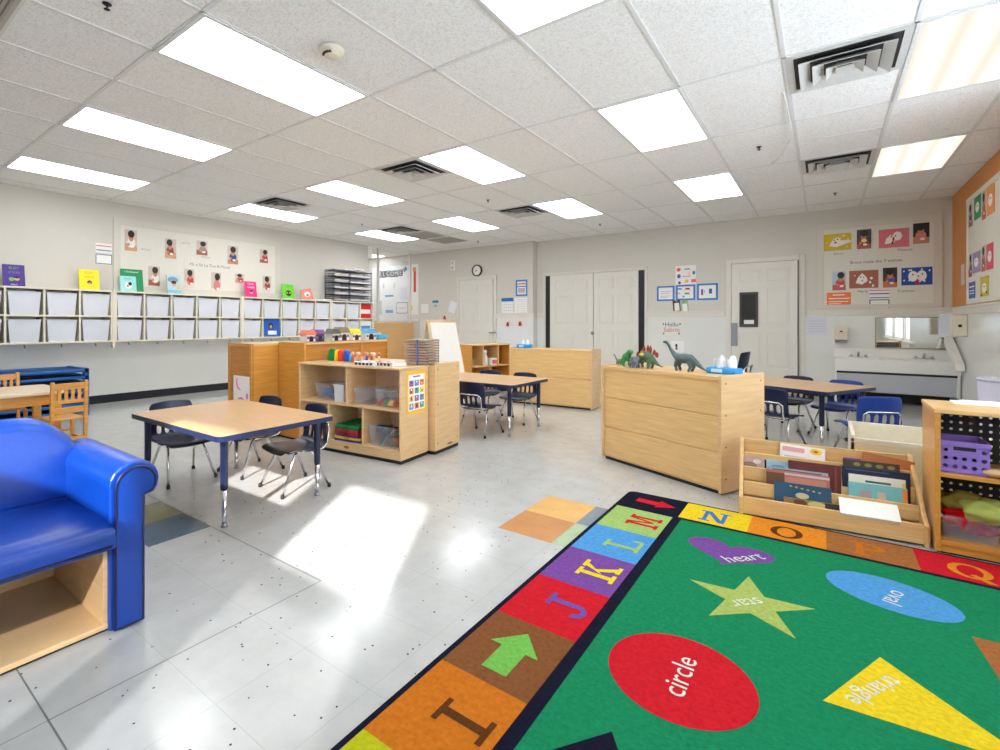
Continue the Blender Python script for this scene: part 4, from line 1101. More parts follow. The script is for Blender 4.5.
    # ---------------- board on the orange wall
    b0, b1 = 5.9, 8.25
    o = thing('bulletin_board', 'cream bulletin board of crafts on the orange right wall', 'bulletin board', (XR - .012, (b0 + b1) / 2, 1.90))
    L = (b1 - b0) / 2
    MB().box((-.012, -L, -.60), (0, L, .62)).build('panel', BD, o)
    m = MB(); w = .06
    for q in ((-L, -.6, L, -.6 + w), (-L, .62 - w, L, .62), (-L, -.6 + w, -L + w, .62 - w), (L - w, -.6 + w, L, .62 - w)): m.box((-.018, q[0], q[1]), (-.010, q[2], q[3]))
    m.build('border', C(226, 220, 206), o, bevel=.002)
    def qp(x0, y0, x1, y1): k = 55 / 258.0; return (945 + x0 * k, 160 + y0 * k, 945 + x1 * k, 160 + y1 * k)
    G = 'craft pictures on the orange wall board'; GP = 'photos on the orange wall board'
    def dot(c): return [(W_, ell(.5, .5, .28, .22)), (BK, ell(.42, .56, .04, .03)), (BK, ell(.58, .56, .04, .03))]
    sheet('photo_print', 'photo at the top far end of the orange wall board', 'photo', 'R', qp(120, 205, 139, 312), M_PAPER, portrait(60, low=C(180, 110, 90)), GP, t0=.012)
    sheet('craft_picture', 'green craft picture with white shape on the orange wall board', 'picture', 'R', qp(145, 165, 177, 275), C(40, 150, 90), dot(0), G, t0=.012)
    sheet('photo_print', 'photo between the green and orange craft pictures', 'photo', 'R', qp(183, 150, 202, 278), M_PAPER, portrait(61, mid=C(200, 90, 60), low=C(190, 100, 80)), GP, t0=.012)
    sheet('craft_picture', 'orange craft picture with white shape on the orange wall board', 'picture', 'R', qp(205, 118, 242, 252), C(244, 150, 84), dot(0), G, t0=.012)
    sheet('photo_print', 'photo left of the lilac craft picture', 'photo', 'R', qp(120, 440, 136, 548), M_PAPER, portrait(62, mid=C(130, 60, 50), low=C(170, 90, 70)), GP, t0=.012)
    sheet('craft_picture', 'lilac craft picture with white shape on the orange wall board', 'picture', 'R', qp(138, 430, 175, 528), C(166, 150, 190), dot(0), G, t0=.012)
    sheet('photo_print', 'photo left of the rose pink craft picture', 'photo', 'R', qp(181, 402, 200, 522), M_PAPER, portrait(63, mid=C(150, 80, 40), low=C(200, 120, 80)), GP, t0=.012)
    sheet('craft_picture', 'rose pink craft picture with white shape on the orange wall board', 'picture', 'R', qp(203, 390, 236, 512), C(228, 84, 110), dot(0), G, t0=.012)
    sheet('blue_notice', 'blue notice at the bottom of the orange wall board', 'notice', 'R', qp(120, 572, 150, 658), C(52, 100, 176), [(W_, rc(.1, .7, .9, .78)), (W_, rc(.1, .5, .9, .55)), (W_, rc(.1, .35, .9, .4))], t0=.012)
    sheet('craft_picture', 'yellow craft picture with dark marks on the orange wall board', 'picture', 'R', qp(174, 545, 214, 655), C(214, 196, 50), dot(0) + [(BK, ell(.2, .2, .08, .05)), (BK, ell(.8, .3, .08, .05))], G, t0=.012)
    sheet('paper_note', 'pale curled paper taped on the orange wall beside the board', 'note', 'R', qp(76, 490, 92, 585), C(222, 206, 190), [], None)
    # ---------------- back wall between the double doors and the door with the view panel
    W2 = M_PAPER
    sheet('shapes_poster', 'white poster of coloured shapes above three blue-framed sheets', 'poster', 'BH', (675.5, 265.5, 696, 284.5), W2, [(C(228, 96, 90), ell(.16, .8, .1, .1)), (C(110, 80, 170), ell(.17, .45, .09, .11)), (C(50, 90, 180), ell(.2, .1, .07, .08)), (C(244, 214, 60), ell(.55, .16, .1, .1)), (C(236, 100, 120), rc(.78, .1, 1, .26)), (C(40, 130, 180), ell(.9, .6, .07, .1)), (C(150, 150, 156), rc(.45, .78, .7, .84)), (C(196, 180, 220), rc(.35, .4, .72, .46)), (C(250, 220, 190), rc(.6, .45, .72, .68))])
    LB = C(200, 180, 190)
    sheet('framed_sheet', 'blue-framed white sheet of text, leftmost of the three', 'sheet', 'BH', (657, 286, 674.5, 301), W2, [(LB, rc(.2, .62, .8, .66)), (LB, rc(.2, .48, .75, .52)), (LB, rc(.2, .3, .8, .34)), (LB, rc(.2, .2, .6, .24))], 'blue-framed sheets on the back wall', frame=M_BLUEF, fw=.11)
    sheet('framed_sheet', 'blue-framed sheet with small red and blue pictures, middle of the three', 'sheet', 'BH', (676, 284.8, 695.3, 300.2), W2, [(M_BLUEF, rc(.1, .7, .3, .8)), (RD, rc(.5, .68, .72, .8)), (C(90, 150, 110), rc(.45, .38, .7, .48)), (C(90, 120, 150), rc(.35, .2, .45, .3)), (LB, rc(.12, .4, .22, .5))], 'blue-framed sheets on the back wall', frame=M_BLUEF, fw=.11)
    sheet('framed_sheet', 'blue-framed sheet with two blue figures, rightmost of the three', 'sheet', 'BH', (697, 283.4, 718, 300), W2, [(C(56, 100, 180), rc(.2, .42, .3, .66)), (RD, rc(.2, .3, .3, .42)), (C(50, 90, 180), rc(.58, .38, .72, .68)), (C(150, 190, 230), rc(.34, .4, .38, .6))], 'blue-framed sheets on the back wall', frame=M_BLUEF, fw=.11)
    for px, cm, lab in (((673, 300, 680.5, 312), C(60, 44, 40), 'dark clipboard hanging under the blue-framed sheets'), ((681, 300.5, 688.5, 313.5), C(150, 190, 140), 'pale green clipboard hanging under the blue-framed sheets')):
        sheet('clipboard', lab, 'clipboard', 'BH', px, cm, [(W2, rc(.2, .1, .85, .75)), (C(150, 140, 120), rc(.35, .85, .65, 1))], 'hanging clipboards', th=.006, skew=.08)
    sheet('name_decal', 'small decal reading Hello in blue and a name in orange with dark corner dots', 'decal', 'B', (662.5, 321, 681, 335), M_WAINS, [(C(60, 84, 110), 'T', 'Hello', .5, .74, .42), (C(206, 110, 80), 'T', 'Sabrin', .5, .36, .44)] + [(BK, ell(u, v, .045, .06, 8)) for u, v in ((.05, .78), (.95, .78), (.06, .1), (.9, .1))])
    sheet('figure_decal', 'small white sheet with a dark figure behind the long-necked dinosaur', 'picture', 'B', (671, 341, 684, 352), W2, [(BK, ell(.42, .6, .09, .14)), (C(120, 120, 124), rc(.34, .2, .52, .48))])
    # ---------------- far left of the back wall
    o = thing('wall_clock', 'round white wall clock with black rim above the far door', 'clock', aty(477, 270.5, YBL - .02))
    r = .128
    def ring(r0, r1, y0, y1, n=32):
        m = MB(); vs = []
        for k in range(n):
            c, s_ = math.cos(2 * PI * k / n), math.sin(2 * PI * k / n)
            vs += [(r0 * c, y0, r0 * s_), (r1 * c, y0, r1 * s_), (r1 * c, y1, r1 * s_), (r0 * c, y1, r0 * s_)]
        fs = [(4 * k + q, 4 * k + (q + 1) % 4, 4 * ((k + 1) % n) + (q + 1) % 4, 4 * ((k + 1) % n) + q) for k in range(n) for q in range(4)]
        return m.add(vs, fs, 0, False)
    ring(.105, .128, -.02, .018).build('rim', M_BLACK, o, bevel=.003)
    MB().prism([(.107 * math.cos(2 * PI * k / 32), .107 * math.sin(2 * PI * k / 32)) for k in range(32)], 'y', -.004, .016).build('face', M_WHITE, o)
    m = MB()
    for k in range(12):
        a = PI / 6 * k; c, s_ = math.cos(a), math.sin(a)
        m.box((.088 * c - .005, -.0055, .088 * s_ - .005), (.088 * c + .005, -.004, .088 * s_ + .005))
    m.build('hour_marks', M_BLACK, o)
    for ang, ln in ((2.75, .05), (3.5, .08)):
        MB().add([(math.cos(ang) * ln, -.008, math.sin(ang) * ln), (.007 * math.cos(ang + PI / 2), -.008, .007 * math.sin(ang + PI / 2)), (-.02 * math.cos(ang), -.008, -.02 * math.sin(ang)), (-.007 * math.cos(ang + PI / 2), -.008, -.007 * math.sin(ang + PI / 2))], [(0, 1, 2, 3)]).build('hand', M_BLACK, o, solid=.002)
    p = aty(453.3, 266, YBL)
    o = thing('wall_alarm', 'small white alarm box on the wall left of the clock', 'alarm', p)
    MB().box((-.055, -.035, -.10), (.055, 0, .12)).build('box', M_WHITE, o, bevel=.006); MB().prism([(.03 * math.cos(k * PI / 8), .06 + .03 * math.sin(k * PI / 8)) for k in range(16)], 'y', -.045, -.034).build('lens', C(206, 200, 192), o)
    MB().box((-.03, -.04, -.07), (.03, -.034, -.02)).build('speaker_grille', C(190, 186, 178), o)
    sheet('white_notice', 'plain white sheet left of the blue-topped holder by the easel', 'notice', 'BL', (421, 304, 428.5, 313), W2, [], 'papers by the far door')
    sheet('dispenser_card', 'small card with a blue top above the easel', 'card', 'BL', (432.5, 300.5, 438.5, 308), C(206, 206, 204), [(C(40, 110, 176), rc(0, .7, 1, 1)), (C(160, 164, 170), ell(.5, .3, .2, .18))], 'papers by the far door')
    sheet('tilted_sheet', 'tilted white sheet held by a red clip above the easel', 'sheet', 'BL', (449, 301.5, 456, 313), C(232, 232, 236), [], 'papers by the far door', skew=-.35)
    def clip(px, py, lab):
        p = aty(px, py, YBL - .012)
        o = thing('magnet_clip', lab, 'clip', p, 0, 'red magnetic clips')
        MB().prism([(-.03, -.045), (.03, -.045), (.018, .03), (0, .045), (-.018, .03)], 'y', -.03, 0).build('jaw', C(206, 40, 50), o, bevel=.004)
        MB().prism([(.014 * math.cos(k * PI / 6), .005 + .014 * math.sin(k * PI / 6)) for k in range(12)], 'y', -.036, -.03).build('button', C(150, 20, 30), o)
    clip(445, 317.5, 'red clip on the wall above the easel')
    clip(508, 324, 'red clip on the wall, left of the pair under the calendar')
    clip(520.3, 323.5, 'red clip on the wall, right of the pair under the white sheet')
    sheet('framed_sheet', 'blue-framed sheet with red and blue lines right of the far door', 'sheet', 'BL', (515.8, 279.8, 527.5, 296), W2, [(RD, rc(.15, .72, .85, .78)), (M_BLUEF, rc(.12, .56, .88, .62)), (LB, rc(.2, .2, .8, .5))], None, frame=M_BLUEF, fw=.12)
    sheet('wall_calendar', 'white calendar with a blue header right of the far door', 'calendar', 'BL', (501.5, 298, 513.5, 315), W2, [(C(36, 110, 170), rc(0, .8, 1, 1))] + [(C(190, 196, 206), rc(.06 + .18 * k, .08, .08 + .18 * k, .76)) for k in range(6)] + [(C(190, 196, 206), rc(.06, .08 + .17 * k, .97, .1 + .17 * k)) for k in range(5)])
    sheet('white_sheet', 'tall white sheet of faint lines beside the calendar', 'sheet', 'BL', (514.5, 297.5, 527.3, 319.5), W2, [(C(190, 190, 200), rc(.1, .9 - .1 * k, .9, .91 - .1 * k)) for k in range(8)], th=.004)
    sheet('white_poster', 'large pale poster low on the wall behind the plain cabinet', 'poster', 'B' if False else 'BL', (497.5, 326, 528, 349), C(226, 226, 226), [], None, t0=.009)
    # ---------------- welcome board in the alcove
    o = sheet('welcome_board', 'white notice board with a welcome banner seen through the entry glass', 'notice board', 'BA', (372, 266, 418.5, 321), C(236, 235, 230), [])
    G = 'papers on the welcome board'
    def wp(x0, y0, x1, y1): return (330 + x0 * .12, 240 + y0 * .12, 330 + x1 * .12, 240 + y1 * .12)
    for k, (ch, x, y) in enumerate((('E', 420, 288), ('L', 452, 288), ('C', 484, 282), ('O', 520, 284), ('M', 553, 282), ('E', 590, 274))):
        sheet('banner_letter', 'black banner card with white letter %s, %s visible card of the welcome banner' % (ch, ORD[k]), 'banner letter', 'BA', wp(x - 17, y - 28, x + 17, y + 26), C(40, 50, 52), [(W_, 'T', ch, .5, .5, .95)], 'welcome banner cards', t0=.004)
    sheet('paper_cutout', 'small blue cutout at the right end of the welcome banner', 'decoration', 'BA', wp(612, 228, 642, 260), C(70, 120, 196), [], None, t0=.004, skew=.6)
    sheet('pinned_paper', 'grey-edged paper below the welcome banner', 'paper', 'BA', wp(446, 360, 540, 405), W2, [(C(170, 170, 172), rc(.0, .0, .08, 1)), (C(170, 170, 172), rc(.92, 0, 1, 1))], G, t0=.003)
    sheet('pinned_paper', 'tall paper with blue bands on the welcome board', 'paper', 'BA', wp(460, 452, 530, 608), W2, [(C(60, 140, 196), rc(0, .86, 1, .96)), (C(110, 160, 200), rc(.06, 0, .96, .16)), (C(200, 210, 216), rc(.1, .3, .9, .34))], G, t0=.003)
    sheet('pinned_paper', 'pale lilac paper on the right of the welcome board', 'paper', 'BA', wp(585, 395, 648, 495), C(222, 222, 232), [], G, t0=.003)
    sheet('pinned_paper', 'paper with a dark outline low on the welcome board', 'paper', 'BA', wp(556, 520, 650, 612), W2, [(C(236, 160, 130), rc(.2, .45, .8, .52))], G, t0=.003, frame=C(120, 116, 114), fw=.06)
    sheet('pinned_paper', 'narrow dark-edged paper behind the left glass post', 'paper', 'BA', wp(408, 505, 432, 622), C(196, 196, 200), [], G, t0=.003)
    sheet('paper_cutout', 'long red paper pencil with an orange head beside the welcome banner', 'decoration', 'BA', wp(698, 228, 718, 434), C(220, 70, 40), [(C(230, 150, 80), rc(-.4, .84, 1, 1))], None, t0=.004)
    sheet('yellow_note', 'yellow note low on the right of the welcome board', 'note', 'BA', wp(655, 545, 690, 585), C(240, 214, 120), [], None, t0=.004)
    # ---------------- around the sink
    sheet('door_notice', 'pale lilac sheet right of the door with the dark view panel', 'notice', 'B', (806.5, 316.5, 827.5, 335.5), C(216, 216, 226), [(C(196, 196, 212), rc(.1, .75 - .14 * k, .9, .78 - .14 * k)) for k in range(5)], None)
    p = aty(841, 334, YB - .01)
    o = thing('soap_dispenser', 'cream soap dispenser with a dark window on the wall left of the sink mirror', 'soap dispenser', p)
    MB().prism([(0, -.10), (-.09, -.08), (-.11, .02), (-.07, .10), (0, .11)], 'x', -.075, .075).build('housing', M_CREAM, o, bevel=.008)
    MB().prism([(.02 * math.cos(k * PI / 6), .03 + .02 * math.sin(k * PI / 6)) for k in range(12)], 'y', -.106, -.08).build('window', M_BLACK, o)
    MB().box((-.07, -.10, -.13), (.07, -.02, -.105)).build('push_bar', M_STEEL, o, bevel=.004)
    a, b = aty(940.5, 314.5, YB - .12), aty(957, 338, YB - .12)
    o = thing('towel_dispenser', 'pale lilac-white paper towel dispenser in the corner above the sink', 'towel dispenser', ((a.x + b.x) / 2, YB - .008, (a.z + b.z) / 2))
    hw, hh = (b.x - a.x) / 2, (a.z - b.z) / 2
    MB().box((-hw, -.11, -hh), (hw, 0, hh)).build('housing', C(224, 224, 232), o, bevel=.01)
    MB().box((-hw * .7, -.105, -hh - .012), (hw * .7, -.03, -hh + .004)).build('paper_slot', M_BLACK, o)
    p = Vector((XR - .008, 8.30, 1.05))
    o = thing('soap_dispenser', 'cream dispenser with a dark dot on the right wall beside the towel dispenser', 'soap dispenser', p)
    MB().box((-.13, -.0, -.13), (0, .16, .13)).build('housing', M_CREAM, o, bevel=.012)
    MB().prism([(-.065 + .018 * math.cos(k * PI / 6), .0 + .018 * math.sin(k * PI / 6)) for k in range(12)], 'y', -.003, .01).build('dot', M_BLACK, o)
    # mirror
    a, b = aty(875, 317.5, YB - .02), aty(950, 350, YB - .02)
    a.z, b.z = 1.165, .735
    o = thing('wall_mirror', 'wide low mirror with a thin metal rim above the sink', 'mirror', ((a.x + b.x) / 2, YB - .008, (a.z + b.z) / 2))
    hw, hh = min((b.x - a.x) / 2, XR - .03 - (a.x + b.x) / 2), (a.z - b.z) / 2
    MB().box((-hw + .008, -.010, -hh + .008), (hw - .008, 0, hh - .008)).build('glass', M_MIRROR, o)
    m = MB()
    for q in ((-hw, -hh, hw, -hh + .012), (-hw, hh - .012, hw, hh), (-hw, -hh + .012, -hw + .012, hh - .012), (hw - .012, -hh + .012, hw, hh - .012)): m.box((q[0], -.016, q[1]), (q[2], 0, q[3]))
    m.build('rim', pbr('mirror_rim', rgb(170, 150, 120), .3, metal=.8), o)
wall_things()

# ================================================================== SINK
def build_sink():
    x0, x1, y0, y1 = .12, 1.335, 8.60, YB - .012
    o = thing('sink_counter', 'low white double sink counter under the mirror', 'sink counter', ((x0 + x1) / 2, y1, 0))
    hw = (x1 - x0) / 2; D = y1 - y0
    top = MB()
    zt = .60
    bowls = [(-.30, -.28), (.30, -.28)]
    # counter with two rectangular bowls
    xs = [-hw, -.48, -.12, .12, .48, hw]; ys = [-D, -.44, -.14, 0]
    for i in range(5):
        for j in range(3):
            if j == 1 and i in (1, 3):
                a, b, c, d = xs[i], ys[j], xs[i + 1], ys[j + 1]; zb = zt - .13
                top.flat([(a + .02, b + .02, zb), (c - .02, b + .02, zb), (c - .02, d - .02, zb), (a + .02, d - .02, zb)])
                R_ = [(a, b), (c, b), (c, d), (a, d)]; Q_ = [(a + .02, b + .02), (c - .02, b + .02), (c - .02, d - .02), (a + .02, d - .02)]
                for k in range(4):
                    n = (k + 1) % 4; top.flat([(R_[k][0], R_[k][1], zt), (R_[n][0], R_[n][1], zt), (Q_[n][0], Q_[n][1], zb), (Q_[k][0], Q_[k][1], zb)])
                continue
            top.flat([(xs[i], ys[j], zt), (xs[i + 1], ys[j], zt), (xs[i + 1], ys[j + 1], zt), (xs[i], ys[j + 1], zt)])
    top.build('countertop', M_WHITE, o)
    MB().box((-hw, -D, .435), (hw, -D + .02, zt)).build('apron', M_WHITE, o, bevel=.003)
    MB().box((-hw, -.02, zt), (hw, 0, zt + .12)).build('backsplash', M_WHITE, o, bevel=.003)
    MB().box((-hw + .01, -D + .015, .405), (hw - .01, -D + .05, .435)).build('black_gap_strip', M_BLACK, o)  # solid black strip between apron and skirt
    MB().prism([(-D + .012, .405), (-D + .03, .405), (-D + .10, .17), (-D + .08, .16)], 'x', -hw + .005, hw - .03).build('skirt_panel', pbr('skirt_grey', rgb(196, 198, 204), .3, var=.02), o)
    MB().box((-hw, -D + .01, 0), (-hw + .02, -.01, .435)).build('side_panel', M_WHITE, o)
    MB().box((hw - .03, -D + .01, 0), (hw - .006, -.01, .435)).build('side_panel', M_WHITE, o)
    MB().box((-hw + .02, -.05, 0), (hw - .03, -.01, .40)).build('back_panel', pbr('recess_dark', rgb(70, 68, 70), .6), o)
    for bx in (-.34, .33):
        f = MB().lathe([(.11, 0), (.11, .012)], 18, (bx, -.075, zt), 0, 1, .3).tube([(bx, -.075, zt), (bx, -.075, zt + .05), (bx, -.12, zt + .075), (bx, -.19, zt + .06)], [.016, .014, .012, .011], 10).build('faucet', M_CHROME, o)
        for s_ in (-1, 1): MB().lathe([(.016, 0), (.018, .02), (.012, .03)], 10, (bx + s_ * .08, -.075, zt + .01)).box((bx + s_ * .08 - .004, -.13, zt + .038), (bx + s_ * .08 + .004, -.065, zt + .046)).build('handle', M_CHROME, f)
    # slanted side guard
    q = thing('splash_guard', 'slanted white guard panel at the right end of the sink counter', 'panel', (x1 - .09, 0, 0))
    MB().prism([(9.04, .80), (9.04, .92), (8.34, .60), (8.30, .52), (8.34, .50)], 'x', 0, .075).build('guard', M_WHITE, q, bevel=.004)
build_sink()
# ================================================================== THINGS ON AND IN THE FURNITURE
def book_stand(label, px0, px1, pyt, X, ztop, cover, decor=(), lean=.18, group='picture books standing on the cubbies', wb=None, tilt=0.0):
    """a picture book standing on the cubby top against the left wall, cover facing the room"""
    a, b = atx(px0, pyt, X), atx(px1, pyt, X)
    w, h = b.y - a.y, a.z - ztop
    o = thing('picture_book', label, 'book', (X - .02, (a.y + b.y) / 2, ztop + .001), 0, group)
    R = Matrix.Rotation(-lean, 3, 'Y') @ Matrix.Rotation(tilt, 3, 'X')
    def tr(m): m.v = [tuple(R @ Vector(v)) for v in m.v]; return m
    tr(MB().box((.002, -w / 2 + .004, .002), (.014, w / 2 - .004, h - .004))).build('pages', M_PAPER, o)
    c = MB().box((.014, -w / 2, 0), (.018, w / 2, h)).box((-.002, -w / 2, 0), (.002, w / 2, h)).box((-.002, w / 2 - .003, 0), (.018, w / 2, h))
    tr(c).build('cover', cover, o)
    mats, m = [], MB()
    for k, d in enumerate(decor):
        if d[0] not in mats: mats.append(d[0])
        mi = mats.index(d[0]); t = .0184 + .0003 * k
        if d[1] == 'T':
            vs, fs = text_faces(d[2], d[5] * h); m.add([(t, -w / 2 + d[3] * w + x, d[4] * h + y) for x, y in vs], fs, mi)
        else: m.flat([(t, -w / 2 + u * w, v * h) for u, v in d[1]], mi)
    if mats: tr(m).build('cover_art', mats, o)
    return o
ZT = 1.513
BKc, Wc, TANc = C(36, 30, 30), C(244, 242, 236), C(216, 170, 140)
face = lambda u, v, r: [(TANc, ell(u, v, r, r * .8)), (BKc, ell(u, v + r * .5, r * 1.05, r * .5))]
book_stand('purple picture book with green lettering, far left on the cubbies', 3.2, 25.5, 263.5, -7.58, ZT, C(70, 44, 136), [(C(120, 170, 110), 'T', 'BUSY', .5, .84, .15), (C(150, 110, 190), 'T', 'SMILES', .5, .64, .14), (C(110, 180, 80), ell(.38, .32, .12, .09)), ] + face(.62, .36, .13) + [(Wc, 'T', 'MILO', .5, .07, .1)])
book_stand('bright yellow picture book with orange lettering on the cubbies', 80, 100, 268.5, -7.58, ZT, C(252, 226, 20), [(C(230, 140, 30), 'T', 'BUSY', .5, .84, .15), (C(230, 140, 30), 'T', 'SNUG', .5, .62, .15), (BKc, ell(.5, .36, .12, .1)), (TANc, ell(.5, .3, .08, .06)), (C(220, 120, 40), 'T', '.', .5, .12, .2)])
book_stand('green picture book with white lettering, behind the pale blue one on the cubbies', 122, 144, 268, -7.68, ZT, C(22, 146, 88), [(Wc, 'T', 'I Go Bananas!', .5, .88, .1)])
book_stand('pale turquoise picture book in front of the green one on the cubbies', 121, 137, 275.5, -7.56, ZT, C(160, 222, 218), [(C(70, 150, 130), 'T', 'Buddies', .5, .84, .14), (Wc, ell(.5, .4, .24, .22)), (BKc, ell(.6, .5, .12, .12)), (C(110, 80, 70), ell(.45, .35, .06, .06))])
book_stand('pale blue-grey picture book with a child on the cover, beneath the board photos', 168, 181.5, 274.5, -7.58, ZT, C(186, 208, 214), [(C(120, 150, 170), ell(.45, .75, .4, .16))] + face(.5, .52, .18) + [(C(236, 190, 120), ell(.78, .3, .1, .2)), (C(120, 190, 210), rc(0, 0, 1, .18))])
book_stand('hot pink picture book with white lettering on the cubbies', 246, 257.5, 281, -7.58, ZT, C(234, 30, 126), [(Wc, 'T', 'YOUR', .5, .84, .16), (Wc, 'T', 'HANDS', .5, .62, .15)] + face(.5, .32, .14))
book_stand('lime green picture book with a cat-like face on the cubbies', 283.5, 295, 283.5, -7.58, ZT, C(112, 210, 40), [(C(60, 120, 30), 'T', 'ALMA', .5, .84, .14), (BKc, ell(.5, .38, .25, .2)), (C(230, 220, 60), ell(.38, .4, .06, .05)), (C(230, 220, 60), ell(.62, .4, .06, .05))])
book_stand('coral pink picture book tilted to one side on the cubbies', 303.5, 314, 288.5, -7.58, ZT, C(240, 136, 116), [(Wc, ell(.5, .5, .3, .25)), (C(200, 60, 90), ell(.5, .42, .12, .1))], tilt=.18)
book_stand('royal blue picture book with a dog, standing in a lower cubby', 264.2, 280, 319, -7.47, .856, C(20, 92, 190), [(Wc, rc(.25, .1, .8, .32)), (BKc, ell(.45, .6, .16, .2)), (C(190, 150, 110), ell(.45, .55, .08, .1))], group=None, lean=.08)
# binders in the last cubbies
zl, zu = .854, 1.183
def binder(label, px0, px1, z0, z1, c1, c2):
    a, b = atx(px0, 320, -7.47), atx(px1, 320, -7.47); w = b.y - a.y
    o = thing('binder', label, 'binder', (-7.49, (a.y + b.y) / 2, z0 + .001))
    m = MB().box((-.20, -w / 2, 0), (.0, w / 2, z1 - z0)); m.build('cover', c1, o, bevel=.004)
    MB().box((0, -w / 2 + .02, (z1 - z0) * .32), (.003, w / 2 - .02, (z1 - z0) * .62)).build('label', c2, o)
    return o
binder('red binder with a white label in the last upper cubby', 360.9, 371.5, zu, zu + .29, C(206, 26, 30), M_PAPER)
binder('white folder with a blue band in the last lower cubby', 361.2, 371.5, zl, zl + .28, M_PAPER, C(90, 150, 206))
# wire letter sorter
def sorter():
    Y0, Y1 = 6.22, 7.22; H = .62
    a = atx(335.5, 268, -7.5)
    o = thing('wire_letter_sorter', 'dark blue wire letter sorter full of papers on the last cubby unit', 'letter sorter', (-7.62, (Y0 + Y1) / 2, ZT))
    L = (Y1 - Y0) / 2; D = .13
    for k, y in enumerate((-L, -L + .40, L)):
        m = MB(); m.tube([(-D, y, .006), (D, y, .006), (D, y, H), (-D, y, H)], .006, 6, 0, True)
        for q in range(1, 14): m.tube([(-D, y, H * q / 14), (D, y, H * q / 14)], .0032, 5)
        for q in range(1, 6): m.tube([(-D + 2 * D * q / 6, y, 0.004), (-D + 2 * D * q / 6, y, H)], .0032, 5)
        m.build('side_grid', M_WIRE, o)
    for z in (.012, .13, .25, .37, .49, .605):
        m = MB(); m.tube([(-D, -L, z), (D, -L, z), (D, L, z), (-D, L, z)], .005, 6, 0, True)
        for q in range(1, 5): m.tube([(-D + 2 * D * q / 5, -L, z), (-D + 2 * D * q / 5, L, z)], .003, 5)
        m.build('tray', M_WIRE, o)
    rnd = random.Random(3); n = 0
    nm = ['bottom', 'second', 'third', 'fourth', 'fifth']
    for k, z in enumerate((.017, .135, .255, .375, .495)):
        for s_, (ya, yb) in enumerate(((-L + .02, -L + .38), (-L + .43, L - .02))):
            t = rnd.uniform(.02, .05)
            q = MB()
            for j in range(3): q.box((-.10 + .01 * j, ya + .015 * rnd.random(), z + t * j / 3), (.125 + rnd.uniform(-.02, .012), yb - .03 * rnd.random(), z + t * (j + 1) / 3 - .002))
            q.v = [(v[0] - 7.62, v[1] + (Y0 + Y1) / 2, v[2] + ZT) for v in q.v]
            b = q.build('paper_stack', plain(*rnd.choice([(236, 234, 230), (226, 226, 232), (214, 210, 214), (232, 224, 220)]), .8))
            tag(b, 'papers on the %s tray of the wire sorter, %s bay' % (nm[k] if k else 'lowest', 'left' if s_ == 0 else 'right'), 'papers', 'papers in the wire sorter')
    q = MB().box((-7.74, Y0 + .3, ZT + H + .008), (-7.52, Y0 + .62, ZT + H + .03)).box((-7.72, Y0 + .5, ZT + H + .03), (-7.50, Y0 + .8, ZT + H + .05), rot=Matrix.Rotation(.08, 3, 'Z'))
    tag(q.build('paper_stack', M_PAPER), 'loose white papers lying on top of the wire sorter', 'papers')
    q = MB().box((-.09, -.11, 0), (.09, .11, .012)).box((-.08, -.10, .012), (.10, .12, .022)).build('paper_stack', M_PAPER, None, (-7.57, 6.02, ZT + .001), .2)
    tag(q, 'small pile of papers left of the wire sorter', 'papers')
sorter()

# ---------- toy shelf contents
def tub(name, label, cat, loc, rz, w, d, h, mat=M_CLEAR, grp=None, lid=False):
    o = thing(name, label, cat, loc, rz, grp)
    m = MB(); t = .004; k = .92
    def rg(a, b, z): return [(-a, -b, z), (a, -b, z), (a, b, z), (-a, b, z)]
    hw, hd = w / 2, d / 2
    vs = rg(hw * k, hd * k, 0) + rg(hw, hd, h) + rg(hw - t, hd - t, h) + rg(hw * k - t, hd * k - t, t)
    m.add(vs, [(3, 2, 1, 0)] + [(i + 4 * l, (i + 1) % 4 + 4 * l, (i + 1) % 4 + 4 * l + 4, i + 4 * l + 4) for l in range(3) for i in range(4)] + [(12, 13, 14, 15)])
    m.build('tub', mat, o)
    m = MB()
    a, b = hw + .006, hd + .006
    m.box((-a, -b, h - .006), (a, -hd + .003, h + .006)).box((-a, hd - .003, h - .006), (a, b, h + .006)).box((-a, -hd, h - .006), (-hw + .003, hd, h + .006)).box((hw - .003, -hd, h - .006), (a, hd, h + .006))
    m.build('rim', M_CLEAR if mat is M_CLEAR else mat, o)
    return o
def lumps(name, label, cat, loc, rz, cols, n, w, d, h, r, seed, grp=None):
    """loose blocks in a tub: each block its own thing"""
    rnd = random.Random(seed)
    for k in range(n):
        cn, co = cols[k % len(cols)]
        m = MB(); s = r * rnd.uniform(.8, 1.2)
        m.box((-s, -s * .6, 0), (s, s * .6, s)) if k % 2 else m.prism([(-s, 0), (s, 0), (s * .2, s * 1.1)], 'y', -s * .5, s * .5)
        lv = .006 + h * (k // max(1, n // 2)) * .5
        p = R2((rnd.uniform(-w, w), rnd.uniform(-d, d)), rz)
        o = m.build(name, plain(*co), None, (loc[0] + p[0], loc[1] + p[1], loc[2] + lv), rz + rnd.uniform(-1, 1), bevel=.003)
        tag(o, label % cn, cat, grp or 'toy pieces')
p = S1P(.235, .17, .419)
tub('clear_tub', 'clear tub with blue pieces, left compartment of the toy shelf', 'tub', p, S1A, .22, .24, .135)
lumps('blue_piece', '%s toy pieces in the clear tub, left compartment of the toy shelf', 'toy', p, S1A, [('blue', (24, 118, 214))], 6, .06, .06, .06, .04, 1, 'blue pieces in the clear tub')
p2_ = S1P(.395, .14, .419)
tub('clear_tub', 'frosted lilac tub beside the tub of blue pieces on the toy shelf', 'tub', p2_, S1A, .115, .20, .14, M_BIN)
p = S1P(.665, .155, .419)
